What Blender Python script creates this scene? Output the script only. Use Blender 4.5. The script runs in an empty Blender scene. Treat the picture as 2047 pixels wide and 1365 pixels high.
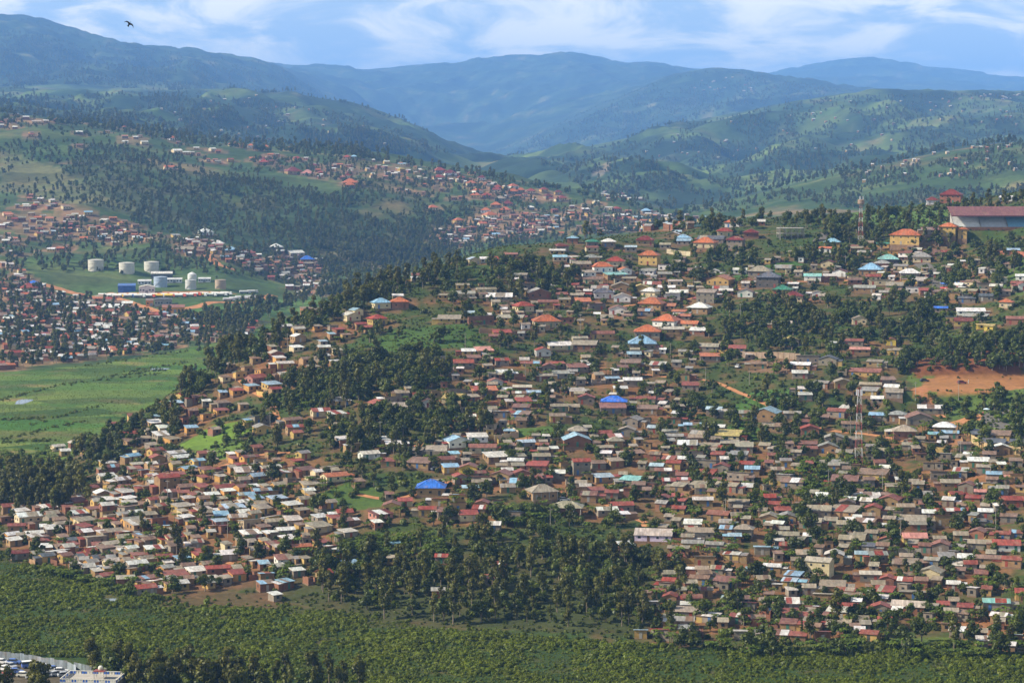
import bpy, math, random
import numpy as np
from mathutils import Vector, Matrix

rng = np.random.default_rng(7)
RD = random.Random(11)
SC = bpy.context.scene
COL = SC.collection

# ------------------------------------------------------------------ camera
PW, PH = 2047.0, 1365.0
FPX = 85.0 / 36.0 * PW            # 85 mm lens on a 36 mm sensor, in photo pixels
CAMZ = 160.0                      # the viewpoint stands 160 m above the swamp
HORIZON = 250.0                   # photo row of eye level
PITCH = math.atan((PH / 2 - HORIZON) / FPX)
CP, SP = math.cos(PITCH), math.sin(PITCH)
cam_d = bpy.data.cameras.new('camera')
cam_d.lens = 85.0; cam_d.sensor_width = 36.0
cam_d.clip_start = 1.0; cam_d.clip_end = 60000.0
cam = bpy.data.objects.new('camera', cam_d)
cam.location = (0, 0, CAMZ)
cam.rotation_euler = (math.radians(90) - PITCH, 0, 0)
COL.objects.link(cam); SC.camera = cam

# ------------------------------------------------------------------ light
SUN_EL = math.radians(38.0)
SUN_AHEAD = math.radians(-8.0)    # sun stands to the left, a little behind the viewpoint
sun_dir = Vector((-math.cos(SUN_EL) * math.cos(SUN_AHEAD), math.cos(SUN_EL) * math.sin(SUN_AHEAD), math.sin(SUN_EL)))
sl = bpy.data.lights.new('sun', 'SUN'); sl.energy = 5.0; sl.angle = math.radians(0.53); sl.color = (1.0, 0.90, 0.73)
so = bpy.data.objects.new('sun', sl); so.rotation_euler = sun_dir.to_track_quat('Z', 'Y').to_euler()
so.location = (-300, 900, 700); COL.objects.link(so)

SKY_STRENGTH = 0.05
world = bpy.data.worlds.new('World'); SC.world = world; world.use_nodes = True
def build_world():
    nt = world.node_tree; nt.nodes.clear(); N = nt.nodes.new; L = nt.links.new
    out = N('ShaderNodeOutputWorld'); bg = N('ShaderNodeBackground'); bg.inputs['Strength'].default_value = SKY_STRENGTH
    sky = N('ShaderNodeTexSky'); sky.sky_type = 'NISHITA'; sky.sun_disc = False
    sky.sun_elevation = SUN_EL; sky.sun_rotation = -(math.pi / 2 - SUN_AHEAD)
    sky.altitude = 1500; sky.air_density = 1.2; sky.dust_density = 0.6; sky.ozone_density = 3.0
    geo = N('ShaderNodeTexCoord'); sep = N('ShaderNodeSeparateXYZ'); L(geo.outputs['Generated'], sep.inputs[0])
    # cloud decks: noise over azimuth and elevation, flattened into layers
    at = N('ShaderNodeMath'); at.operation = 'ARCTAN2'; L(sep.outputs['X'], at.inputs[0]); L(sep.outputs['Y'], at.inputs[1])
    el = N('ShaderNodeMath'); el.operation = 'ARCSINE'; L(sep.outputs['Z'], el.inputs[0])
    def cmb(ka, ke, seed):
        a = N('ShaderNodeMath'); a.operation = 'MULTIPLY'; a.inputs[1].default_value = ka; L(at.outputs[0], a.inputs[0])
        e = N('ShaderNodeMath'); e.operation = 'MULTIPLY'; e.inputs[1].default_value = ke; L(el.outputs[0], e.inputs[0])
        c = N('ShaderNodeCombineXYZ'); L(a.outputs[0], c.inputs[0]); L(e.outputs[0], c.inputs[1]); c.inputs[2].default_value = seed
        return c
    def noise(vec, scale, detail, rough, dist):
        n = N('ShaderNodeTexNoise'); n.inputs['Scale'].default_value = scale; n.inputs['Detail'].default_value = detail
        n.inputs['Roughness'].default_value = rough; n.inputs['Distortion'].default_value = dist
        L(vec.outputs[0], n.inputs['Vector']); return n
    def ramp(src, a, b):
        r = N('ShaderNodeMapRange'); r.interpolation_type = 'SMOOTHSTEP'
        r.inputs['From Min'].default_value = a; r.inputs['From Max'].default_value = b
        L(src, r.inputs['Value']); return r
    n1 = noise(cmb(5.5, 34, 3.7), 1.0, 8, 0.56, 0.3)     # broad cloud cover
    n2 = noise(cmb(20, 62, 9.1), 1.0, 9, 0.60, 0.6)     # lit heads
    thin = ramp(el.outputs[0], 0.10, 0.9)               # decks close up near the horizon; thinned overhead, unseen, to cut ambient light
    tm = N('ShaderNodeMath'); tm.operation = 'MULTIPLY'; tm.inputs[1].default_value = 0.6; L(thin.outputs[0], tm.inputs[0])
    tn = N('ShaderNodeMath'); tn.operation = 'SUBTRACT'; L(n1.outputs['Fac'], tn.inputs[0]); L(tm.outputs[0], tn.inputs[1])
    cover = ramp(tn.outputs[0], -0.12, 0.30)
    heads = ramp(n2.outputs['Fac'], 0.38, 0.62)
    # sky colour is shifted a little bluer and scaled; clouds take the sun's white
    shade = N('ShaderNodeMix'); shade.data_type = 'RGBA'
    shade.inputs['A'].default_value = (6.6, 8.6, 11.0, 1); shade.inputs['B'].default_value = (16.5, 15.6, 13.2, 1)
    L(heads.outputs[0], shade.inputs['Factor'])
    mix = N('ShaderNodeMix'); mix.data_type = 'RGBA'
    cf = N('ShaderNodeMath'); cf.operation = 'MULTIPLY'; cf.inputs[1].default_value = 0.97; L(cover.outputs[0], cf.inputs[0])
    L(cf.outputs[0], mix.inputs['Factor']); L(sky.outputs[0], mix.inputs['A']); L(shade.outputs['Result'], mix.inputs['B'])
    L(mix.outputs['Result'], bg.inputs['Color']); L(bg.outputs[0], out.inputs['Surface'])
build_world()

vs = SC.view_settings
vs.view_transform = 'Standard'; vs.look = 'None'; vs.gamma = 1.0; vs.exposure = 0.84; vs.use_curve_mapping = False
SC.render.engine = 'CYCLES'
SC.cycles.max_bounces = 6; SC.cycles.diffuse_bounces = 3; SC.cycles.glossy_bounces = 2
SC.cycles.transparent_max_bounces = 6; SC.cycles.volume_bounces = 1
SC.cycles.use_denoising = True

# ------------------------------------------------------------------ photo rows and columns <-> directions
def uv_dir(u, v):
    cx = (np.asarray(u, float) - PW / 2) / FPX; cy = (PH / 2 - np.asarray(v, float)) / FPX
    den = CP + cy * SP
    return cx / den, (cy * CP - SP) / den          # x/y and dz/y of that direction
def project(x, y, z):
    dz = z - CAMZ; dep = y * CP - dz * SP; up = y * SP + dz * CP
    return PW / 2 + FPX * x / dep, PH / 2 - FPX * up / dep
def row_z(v, Y):
    return CAMZ + uv_dir(1000, v)[1] * Y
def row_Y(v, z):
    return (z - CAMZ) / uv_dir(1000, v)[1]

# ------------------------------------------------------------------ value noise
_perm = rng.permutation(512); _perm = np.concatenate([_perm, _perm, _perm])
_g = rng.uniform(0, 2 * math.pi, 512); _gx, _gy = np.cos(_g), np.sin(_g)
def perlin(x, y, seed=0):
    xi = np.floor(x).astype(int); yi = np.floor(y).astype(int)
    xf = x - xi; yf = y - yi
    def h(i, j):
        k = _perm[(_perm[(i + seed * 37) & 511] + j) & 511]
        return _gx[k], _gy[k]
    u = xf * xf * xf * (xf * (xf * 6 - 15) + 10); w = yf * yf * yf * (yf * (yf * 6 - 15) + 10)
    def d(i, j):
        a, b = h(xi + i, yi + j); return a * (xf - i) + b * (yf - j)
    n0 = d(0, 0) * (1 - u) + d(1, 0) * u; n1 = d(0, 1) * (1 - u) + d(1, 1) * u
    return (n0 * (1 - w) + n1 * w) * 1.5
def fbm(x, y, scale, octaves=4, seed=0, gain=0.5):
    a, t, f = 1.0, 0.0, 1.0 / scale
    for k in range(octaves):
        t = t + a * perlin(x * f + 17.3 * k, y * f + 5.1 * k, seed + k); a *= gain; f *= 2.03
    return t

# ------------------------------------------------------------------ the relief: feature lines (photo column, row, distance)
NS = 481
S = np.linspace(-0.30, 0.30, NS)
UCOL = PW / 2 + FPX * S * CP
def along(pts, k=1):
    a = np.array(pts, float)
    y = np.interp(UCOL, a[:, 0], a[:, k])
    ker = np.exp(-0.5 * (np.arange(-12, 13) / 3.5) ** 2); ker /= ker.sum()
    return np.convolve(np.pad(y, 12, mode='edge'), ker, mode='valid')
lines = []                                         # list of (Y[col], z[col])
one = np.ones(NS)
lines.append((one * 640, one * 1.0))
lines.append((one * 700, one * 0.3))
foot = along([(-400, 1060), (0, 1112), (150, 1145), (300, 1190), (550, 1208), (900, 1258), (1300, 1292), (2047, 1308), (2450, 1312)])
Yf = row_Y(foot, 0.8); lines.append((Yf, one * 0.8))
crestA = [(-400, 1035, 1000), (0, 1000, 1015), (100, 950, 1040), (200, 882, 1080), (300, 822, 1110), (370, 772, 1140), (440, 728, 1170),
          (540, 678, 1200), (620, 632, 1230), (720, 590, 1270), (830, 552, 1310), (900, 527, 1340), (1000, 497, 1380), (1150, 480, 1430),
          (1350, 462, 1480), (1500, 440, 1500), (1700, 428, 1500), (1900, 408, 1500), (2047, 380, 1480), (2450, 320, 1440)]
vA, YA = along(crestA), along(crestA, 2); zA = row_z(vA, YA)
for fr, fz in ((0.25, 0.20), (0.5, 0.47), (0.78, 0.78)):
    lines.append((Yf + (YA - Yf) * fr, 0.8 + (zA - 0.8) * fz))
lines.append((YA, zA))
bk = along([(-400, 80), (300, 130), (600, 260), (1000, 380), (2450, 420)])
bz = along([(-400, 1), (400, 1), (600, 3), (800, 14), (1000, 36), (1400, 45), (2450, 45)])
lines.append((YA + bk, np.minimum(bz, zA - 0.5)))
fB = [(-400, 770, 2), (0, 745, 2), (200, 727, 2), (270, 716, 2), (400, 692, 2), (450, 682, 2), (600, 622, 4), (700, 592, 8), (800, 562, 14),
      (900, 527, 20), (1000, 502, 26), (1200, 482, 32), (1350, 470, 38), (2450, 470, 42)]
vFB, zFB = along(fB), along(fB, 2); YFB = row_Y(vFB, zFB); YFB = np.maximum(YFB, YA + bk + 60)
lines.append((YFB, zFB))
tr = [(-400, 565, 2150), (0, 560, 2150), (150, 550, 2300), (450, 545, 2350), (600, 575, 2450), (800, 525, 2720), (1000, 478, 2850), (1200, 462, 2850), (1350, 455, 2900), (2450, 440, 2950)]
vT, YT = along(tr), along(tr, 2); YT = np.maximum(YT, YFB + 90); lines.append((YT, row_z(vT, YT)))
mB = [(-400, 395, 2800), (0, 400, 2800), (200, 405, 2800), (400, 430, 2780), (700, 452, 2880), (900, 430, 3000), (1000, 420, 3030), (1200, 432, 3030), (1350, 447, 3050), (1500, 425, 3250), (2047, 370, 3250), (2450, 350, 3250)]
vM, YM = along(mB), along(mB, 2); YM = np.maximum(YM, YT + 80); lines.append((YM, row_z(vM, YM)))
cB = [(-400, 215, 3700), (0, 234, 3600), (100, 242, 3560), (250, 264, 3500), (400, 287, 3450), (550, 302, 3400), (700, 312, 3350), (800, 327, 3300), (1000, 357, 3250),
      (1150, 387, 3220), (1250, 407, 3200), (1350, 436, 3200), (1400, 420, 3500), (1500, 387, 3650), (1600, 357, 3700), (1700, 332, 3700), (1800, 314, 3720),
      (1900, 294, 3750), (2047, 274, 3800), (2450, 240, 3800)]
vB, YB = along(cB), along(cB, 2); zB = row_z(vB, YB); lines.append((YB, zB))
L3 = [(-400, 190, 5000), (0, 182, 4900), (200, 190, 4900), (400, 186, 5000), (500, 190, 5000), (600, 206, 5050), (700, 226, 5050), (800, 259, 5050), (900, 299, 5050),
      (950, 316, 5050), (1020, 331, 5000), (1080, 323, 4950), (1150, 306, 4950), (1250, 286, 4950), (1350, 263, 4950), (1450, 236, 5000), (1550, 214, 5050), (1650, 198, 5100),
      (1750, 193, 5150), (1900, 191, 5200), (2047, 189, 5200), (2450, 185, 5200)]
v3, Y3 = along(L3), along(L3, 2) * 1.7; z3 = row_z(v3, Y3)
L4 = [(-400, 15, 6600), (0, 38, 6500), (60, 41, 6500), (130, 61, 6550), (200, 86, 6600), (300, 101, 6700), (400, 112, 6800), (500, 122, 7000), (560, 136, 7000), (650, 190, 7000),
      (750, 250, 6900), (850, 290, 6800), (950, 310, 6700), (1000, 300, 6600), (1060, 276, 6600), (1120, 246, 6700), (1200, 209, 6800), (1280, 179, 6900), (1340, 156, 7000),
      (1400, 144, 7000), (1450, 143, 7000), (1500, 149, 7000), (1560, 159, 7000), (1650, 173, 7000), (1700, 181, 7000), (1800, 192, 7000), (2450, 205, 7000)]
v4, Y4 = along(L4), along(L4, 2) * 2.1; z4 = row_z(v4, Y4)
L5 = [(-400, 70, 8600), (0, 80, 8600), (400, 128, 8800), (480, 121, 8800), (600, 132, 9000), (745, 142, 9200), (800, 135, 9300), (860, 128, 9300), (900, 130, 9300), (960, 120, 9300),
      (1050, 112, 9300), (1120, 110, 9300), (1180, 115, 9300), (1240, 132, 9300), (1300, 130, 9300), (1400, 142, 9300), (1450, 152, 9300), (1540, 170, 9300), (2450, 200, 9300)]
v5, Y5 = along(L5), along(L5, 2) * 2.2; z5 = row_z(v5, Y5)
L6 = [(-400, 175, 11500), (1300, 175, 11500), (1540, 152, 11500), (1600, 135, 11500), (1660, 123, 11500), (1720, 118, 11500), (1780, 120, 11500), (1830, 132, 11500), (1900, 142, 11500),
      (1960, 152, 11500), (2047, 158, 11500), (2450, 170, 11500)]
v6, Y6 = along(L6), along(L6, 2) * 2.3; z6 = row_z(v6, Y6)
def dip(Ya, za, Yb, zb, f, depth):
    return Ya + (Yb - Ya) * f, za + (zb - za) * f - depth
d23 = along([(-400, 60), (300, 60), (700, 70), (1000, 65), (1350, 50), (1500, 100), (2450, 150)])
d34 = along([(-400, 25), (400, 40), (500, 130), (700, 180), (1000, 150), (1200, 180), (1500, 170), (2450, 170)])
d45 = along([(-400, 80), (450, 60), (600, 40), (800, 30), (1000, 60), (1300, 80), (2450, 80)])
lines.append(dip(YB, zB, Y3, z3, 0.30, d23)); lines.append((Y3, z3))
lines.append(dip(Y3, z3, Y4, z4, 0.35, d34)); lines.append((Y4, z4))
lines.append(dip(Y4, z4, Y5, z5, 0.35, d45)); lines.append((Y5, z5))
lines.append(dip(Y5, z5, Y6, z6, 0.45, 60 * one)); lines.append((Y6, z6))
lines.append((one * 31600, z6 - 450))
CY = np.array([l[0] for l in lines]); CZ = np.array([l[1] for l in lines])
CY = np.maximum.accumulate(CY + 0.01 * np.arange(len(CY))[:, None], axis=0)
ROWS = np.concatenate([np.arange(640, 1700, 2.3), 1700 * 1.005 ** np.arange(0, 600)])
ROWS = ROWS[ROWS < 31500]; NR = len(ROWS)
# monotone cubic through the lines of each column
dY = np.diff(CY, axis=0); dl = np.diff(CZ, axis=0) / np.maximum(dY, 1e-6)
m = np.zeros_like(CZ); m[0], m[-1] = dl[0], dl[-1]
w1 = 2 * dY[1:] + dY[:-1]; w2 = dY[1:] + 2 * dY[:-1]
same = (dl[:-1] * dl[1:]) > 0
m[1:-1] = np.where(same, (w1 + w2) / (w1 / np.where(same, dl[:-1], 1) + w2 / np.where(same, dl[1:], 1)), 0)
Z = np.zeros((NR, NS))
for c in range(NS):
    k = np.clip(np.searchsorted(CY[:, c], ROWS) - 1, 0, len(lines) - 2)
    h = dY[k, c]; t = (ROWS - CY[k, c]) / h
    Z[:, c] = ((1 + 2 * t) * (1 - t) ** 2 * CZ[k, c] + t * (1 - t) ** 2 * h * m[k, c]
               + t * t * (3 - 2 * t) * CZ[k + 1, c] + t * t * (t - 1) * h * m[k + 1, c])
GX = S[None, :] * ROWS[:, None]; GY = ROWS[:, None] * np.ones((1, NS))
# zones: 0 swamp, 1 near hillside, 2 valley fields, 3 far hillside, 4 mountains
ZONE = np.zeros((NR, NS), int)
ZONE[GY > Yf[None, :]] = 1
ZONE[GY > (YA + 0.55 * bk)[None, :]] = 2
ZONE[GY > YFB[None, :]] = 3
ZONE[GY > (YB + 0.12 * (Y3 - YB))[None, :]] = 4
# gullies and bumps
def near_crest(width):
    f = np.ones((NR, NS))
    for Yc in (YB, Y3, Y4, Y5, Y6):
        f *= 1 - 0.8 * np.exp(-((GY - Yc[None, :]) / width) ** 2)
    return f
rid = 1 - np.abs(fbm(GX, GY * 0.7, 1200, 5, 3)) * 2
far = np.clip((GY - 3300) / 1500, 0, 1)
Z += far * near_crest(1000) * (rid * 90 - 22 + fbm(GX, GY, 380, 3, 9) * 20)
mid = np.clip((GY - YFB[None, :]) / 250, 0, 1) * np.clip((4200 - GY) / 500, 0, 1)
Z += mid * near_crest(120) * (fbm(GX, GY, 260, 4, 5) * 13)
mA = np.clip((GY - Yf[None, :] - 15) / 90, 0, 1) * np.clip((YA + bk - GY) / bk, 0, 1)
Z += mA * (fbm(GX, GY, 90, 3, 21) * 2.6) * np.where(ZONE < 2, 1, 0.4)
def height(x, y):
    x = np.asarray(x, float); y = np.asarray(y, float)
    s = np.clip((x / y + 0.30) / 0.60 * (NS - 1), 0, NS - 1.001); c = s.astype(int); fs = s - c
    r = np.clip(np.searchsorted(ROWS, y) - 1, 0, NR - 2); fr = np.clip((y - ROWS[r]) / (ROWS[r + 1] - ROWS[r]), 0, 1)
    return (Z[r, c] * (1 - fs) + Z[r, c + 1] * fs) * (1 - fr) + (Z[r + 1, c] * (1 - fs) + Z[r + 1, c + 1] * fs) * fr
def hit(u, v, ymin=645.0, ymax=31000.0):
    """where the direction through a photo pixel first meets the ground"""
    u = np.atleast_1d(np.asarray(u, float)); v = np.atleast_1d(np.asarray(v, float))
    s, t = uv_dir(u, v)
    c = np.clip((s + 0.30) / 0.60 * (NS - 1), 0, NS - 1.001); ci = c.astype(int); fs = c - ci
    sel = (ROWS >= ymin) & (ROWS <= ymax); rr = ROWS[sel]; Zs = Z[sel]
    out = np.zeros((len(u), 3))
    for i in range(len(u)):
        g = Zs[:, ci[i]] * (1 - fs[i]) + Zs[:, ci[i] + 1] * fs[i] - (CAMZ + t[i] * rr)
        k = int(np.argmax(g >= 0)) if (g >= 0).any() else int(np.argmax(g))
        Y = rr[k]
        if k > 0 and g[k] > 0 > g[k - 1]:
            Y = rr[k - 1] + (rr[k] - rr[k - 1]) * (-g[k - 1]) / (g[k] - g[k - 1])
        out[i] = (s[i] * Y, Y, 0)
    out[:, 2] = height(out[:, 0], out[:, 1])
    return out
def in_poly(px, py, poly):
    px = np.asarray(px); py = np.asarray(py)
    inside = np.zeros(px.shape, bool); n = len(poly)
    for i in range(n):
        x1, y1 = poly[i]; x2, y2 = poly[(i + 1) % n]
        if y1 == y2: continue
        cr = ((y1 > py) != (y2 > py)) & (px < (x2 - x1) * (py - y1) / (y2 - y1) + x1)
        inside ^= cr
    return inside

# the levelled earth pitch cut into the slope
_pc = hit(1945, 769)[0]
PITCH_C = (float(_pc[0]), float(_pc[1]), float(_pc[2]))
def level_pitch():
    cx, cy, cz = PITCH_C
    d = np.maximum(np.abs(GX - cx) / 34.0, np.abs(GY - cy) / 24.0)
    wgt = np.clip((1.45 - d) / 0.35, 0, 1); wgt = wgt * wgt * (3 - 2 * wgt)
    return Z * (1 - wgt) + cz * wgt
Z = level_pitch()
_sc = hit(1985, 461, 1000, 1560)[0]                # pad for the grandstand
def level_stand():
    d = np.maximum(np.abs(GX - _sc[0] - 10) / 42.0, np.abs(GY - _sc[1] - 6) / 11.0)
    wgt = np.clip((1.6 - d) / 0.5, 0, 1); wgt = wgt * wgt * (3 - 2 * wgt)
    return Z * (1 - wgt) + _sc[2] * wgt
Z = level_stand()

# ------------------------------------------------------------------ mesh and object helpers
def tag(o, label=None, cat=None, group=None, kind=None):
    if label: o['label'] = label
    if cat: o['category'] = cat
    if group: o['group'] = group
    if kind: o['kind'] = kind
    return o
def mesh_from(name, verts, faces, mats=(), midx=None, smooth=False):
    me = bpy.data.meshes.new(name)
    me.from_pydata(verts, [], faces)
    for mt in mats: me.materials.append(mt)
    if midx is not None: me.polygons.foreach_set('material_index', np.asarray(midx, np.int32))
    if smooth: me.polygons.foreach_set('use_smooth', np.ones(len(me.polygons), bool))
    return me
def add(name, me, parent=None, loc=None, rz=None, scale=None, color=None, mtx=None):
    o = bpy.data.objects.new(name, me)
    COL.objects.link(o)
    if parent is not None: o.parent = parent
    if mtx is not None: o.matrix_basis = mtx
    if loc is not None: o.location = loc
    if rz is not None: o.rotation_euler = (0, 0, rz)
    if scale is not None: o.scale = scale
    if color is not None: o.color = (*color[:3], 1)
    return o
def empty(name, loc, rz=0.0):
    o = bpy.data.objects.new(name, None); o.empty_display_size = 1.0
    COL.objects.link(o); o.location = loc; o.rotation_euler = (0, 0, rz)
    return o
class MB:
    """collects boxes, bars, prisms and lathes into one mesh"""
    def __init__(self): self.v, self.f = [], []
    def quads(self, vs, fs):
        n = len(self.v); self.v += [tuple(p) for p in vs]; self.f += [tuple(i + n for i in f) for f in fs]; return self
    def box(self, x0, x1, y0, y1, z0, z1):
        return self.quads([(x0, y0, z0), (x1, y0, z0), (x1, y1, z0), (x0, y1, z0), (x0, y0, z1), (x1, y0, z1), (x1, y1, z1), (x0, y1, z1)],
                          [(0, 3, 2, 1), (4, 5, 6, 7), (0, 1, 5, 4), (1, 2, 6, 5), (2, 3, 7, 6), (3, 0, 4, 7)])
    def bar(self, a, b, r, r2=None, n=4):
        a, b = Vector(a), Vector(b); r2 = r if r2 is None else r2
        d = (b - a).normalized(); up = Vector((0, 0, 1)) if abs(d.z) < 0.9 else Vector((1, 0, 0))
        x = d.cross(up).normalized(); y = d.cross(x)
        vs = []
        for p, q in ((a, r), (b, r2)):
            for k in range(n):
                an = 2 * math.pi * (k + 0.5) / n; vs.append(p + x * math.cos(an) * q + y * math.sin(an) * q)
        fs = [(k, (k + 1) % n, n + (k + 1) % n, n + k) for k in range(n)] + [tuple(range(n - 1, -1, -1)), tuple(range(n, 2 * n))]
        return self.quads(vs, fs)
    def lathe(self, prof, n=16, c=(0, 0)):
        vs, fs = [], []
        for (r, z) in prof:
            for k in range(n):
                an = 2 * math.pi * k / n; vs.append((c[0] + r * math.cos(an), c[1] + r * math.sin(an), z))
        for j in range(len(prof) - 1):
            for k in range(n): fs.append((j * n + k, j * n + (k + 1) % n, (j + 1) * n + (k + 1) % n, (j + 1) * n + k))
        fs.append(tuple(range(n - 1, -1, -1))); fs.append(tuple((len(prof) - 1) * n + k for k in range(n)))
        return self.quads(vs, fs)
    def extrude(self, prof, axis, a, b):
        """closed profile of (p, z) pairs run along x ('x': p is y) or y ('y': p is x)"""
        n = len(prof)
        vs = [((a, p, z) if axis == 'x' else (p, a, z)) for p, z in prof] + [((b, p, z) if axis == 'x' else (p, b, z)) for p, z in prof]
        fs = [(k, (k + 1) % n, n + (k + 1) % n, n + k) for k in range(n)] + [tuple(range(n - 1, -1, -1)), tuple(range(n, 2 * n))]
        return self.quads(vs, fs)
    def mesh(self, name, mat=None, smooth=False):
        return mesh_from(name, self.v, self.f, [mat] if mat else [], smooth=smooth)

# ------------------------------------------------------------------ materials
def new_mat(name):
    m_ = bpy.data.materials.new(name); m_.use_nodes = True
    nt = m_.node_tree; nt.nodes.clear()
    return m_, nt, nt.nodes.new, nt.links.new
def n_noise(N, L, scale, detail=3, rough=0.55, vec=None):
    n = N('ShaderNodeTexNoise'); n.inputs['Scale'].default_value = scale; n.inputs['Detail'].default_value = detail; n.inputs['Roughness'].default_value = rough
    if vec is not None: L(vec, n.inputs['Vector'])
    return n.outputs['Fac']
def n_range(N, L, src, a, b, c=0.0, d=1.0):
    r = N('ShaderNodeMapRange'); r.inputs['From Min'].default_value = a; r.inputs['From Max'].default_value = b
    r.inputs['To Min'].default_value = c; r.inputs['To Max'].default_value = d; L(src, r.inputs['Value']); return r.outputs[0]
def n_mix(N, L, fac, a, b, mode='MIX'):
    x = N('ShaderNodeMix'); x.data_type = 'RGBA'; x.blend_type = mode
    for s, k in ((fac, 'Factor'), (a, 'A'), (b, 'B')):
        if isinstance(s, (int, float)): x.inputs[k].default_value = s
        elif isinstance(s, tuple): x.inputs[k].default_value = (*s[:3], 1)
        else: L(s, x.inputs[k])
    return x.outputs['Result']
def n_gain(N, L, col, val):
    v = N('ShaderNodeVectorMath'); v.operation = 'SCALE'; L(col, v.inputs[0])
    if isinstance(val, (int, float)): v.inputs['Scale'].default_value = val
    else: L(val, v.inputs['Scale'])
    return v.outputs[0]
def finish(nt, N, L, color, rough=0.8, spec=0.3, metallic=0.0, bump=None, bump_d=0.1, bump_s=0.5):
    out = N('ShaderNodeOutputMaterial'); p = N('ShaderNodeBsdfPrincipled')
    if isinstance(color, tuple): p.inputs['Base Color'].default_value = (*color[:3], 1)
    else: L(color, p.inputs['Base Color'])
    if isinstance(rough, (int, float)): p.inputs['Roughness'].default_value = rough
    else: L(rough, p.inputs['Roughness'])
    p.inputs['Specular IOR Level'].default_value = spec; p.inputs['Metallic'].default_value = metallic
    if bump is not None:
        b = N('ShaderNodeBump'); b.inputs['Distance'].default_value = bump_d; b.inputs['Strength'].default_value = bump_s
        L(bump, b.inputs['Height']); L(b.outputs[0], p.inputs['Normal'])
    L(p.outputs[0], out.inputs['Surface'])
    return p
def world_pos(N):
    return N('ShaderNodeNewGeometry').outputs['Position']
def tint_source(N, attr):
    if attr:
        a = N('ShaderNodeAttribute'); a.attribute_name = 'tint'; return a.outputs['Color']
    return N('ShaderNodeObjectInfo').outputs['Color']
def mat_roof(name, attr):
    m_, nt, N, L = new_mat(name)
    pos = world_pos(N); col = tint_source(N, attr)
    blot = n_range(N, L, n_noise(N, L, 0.35, 4, 0.65, pos), 0.52, 0.74)
    streak_v = N('ShaderNodeMapping'); streak_v.inputs['Scale'].default_value = (1.6, 0.35, 0.35); L(pos, streak_v.inputs['Vector'])
    streak = n_range(N, L, n_noise(N, L, 1.0, 4, 0.7, streak_v.outputs[0]), 0.35, 0.75, 0.62, 1.2)
    c = n_gain(N, L, col, streak)
    tcs = N('ShaderNodeTexCoord'); bk = N('ShaderNodeTexBrick'); bk.inputs['Scale'].default_value = 1.0; bk.inputs['Brick Width'].default_value = 0.85; bk.inputs['Row Height'].default_value = 2.4
    bk.inputs['Mortar Size'].default_value = 0.012; bk.inputs['Color1'].default_value = (0.72, 0.72, 0.72, 1); bk.inputs['Color2'].default_value = (1.12, 1.12, 1.12, 1); bk.inputs['Mortar'].default_value = (0.6, 0.6, 0.6, 1)
    L(tcs.outputs['Object'], bk.inputs['Vector']); c = n_mix(N, L, 0.85, c, bk.outputs['Color'], 'MULTIPLY')
    rust = n_mix(N, L, n_range(N, L, n_noise(N, L, 0.9, 4, 0.6, pos), 0.3, 0.7), (0.20, 0.10, 0.06), (0.30, 0.24, 0.18))
    f = N('ShaderNodeMath'); f.operation = 'MULTIPLY'; f.inputs[1].default_value = 0.6; L(blot, f.inputs[0])
    c = n_mix(N, L, f.outputs[0], c, rust)
    wv = N('ShaderNodeTexWave'); wv.inputs['Scale'].default_value = 1.3; wv.inputs['Distortion'].default_value = 0.3
    tc = N('ShaderNodeTexCoord'); L(tc.outputs['Object'], wv.inputs['Vector'])
    finish(nt, N, L, c, n_range(N, L, blot, 0, 1, 0.5, 0.8), 0.22, 0.0, wv.outputs['Fac'], 0.03, 0.35)
    return m_
def mat_wall(name, attr):
    m_, nt, N, L = new_mat(name)
    pos = world_pos(N); col = tint_source(N, attr)
    a = n_range(N, L, n_noise(N, L, 0.5, 5, 0.65, pos), 0.3, 0.72, 0.68, 1.18)
    c = n_gain(N, L, col, a)
    brick = N('ShaderNodeTexBrick'); brick.inputs['Scale'].default_value = 1.0
    brick.inputs['Brick Width'].default_value = 0.45; brick.inputs['Row Height'].default_value = 0.2; brick.inputs['Mortar Size'].default_value = 0.02
    tc = N('ShaderNodeTexCoord'); mp = N('ShaderNodeMapping'); mp.inputs['Rotation'].default_value = (math.pi / 2, 0, 0)
    L(tc.outputs['Object'], mp.inputs['Vector']); L(mp.outputs[0], brick.inputs['Vector'])
    stain = n_range(N, L, n_noise(N, L, 1.7, 4, 0.7, pos), 0.55, 0.8)
    f = N('ShaderNodeMath'); f.operation = 'MULTIPLY'; f.inputs[1].default_value = 0.4; L(stain, f.inputs[0])
    c = n_mix(N, L, f.outputs[0], c, (0.16, 0.09, 0.05))
    finish(nt, N, L, c, 0.9, 0.15, 0.0, brick.outputs['Fac'], -0.02, 0.3)
    return m_
def mat_plain(name, col, rough=0.8, vary=0.25, scale=0.8, spec=0.3, metallic=0.0):
    m_, nt, N, L = new_mat(name)
    a = n_range(N, L, n_noise(N, L, scale, 4, 0.6, world_pos(N)), 0.25, 0.75, 1 - vary, 1 + vary)
    rgb = N('ShaderNodeRGB'); rgb.outputs[0].default_value = (*col, 1)
    finish(nt, N, L, n_gain(N, L, rgb.outputs[0], a), rough, spec, metallic)
    return m_
def mat_tinted(name, rough=0.6, vary=0.15, scale=0.6, spec=0.4):
    m_, nt, N, L = new_mat(name)
    a = n_range(N, L, n_noise(N, L, scale, 4, 0.6, world_pos(N)), 0.25, 0.75, 1 - vary, 1 + vary)
    finish(nt, N, L, n_gain(N, L, tint_source(N, False), a), rough, spec)
    return m_
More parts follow.
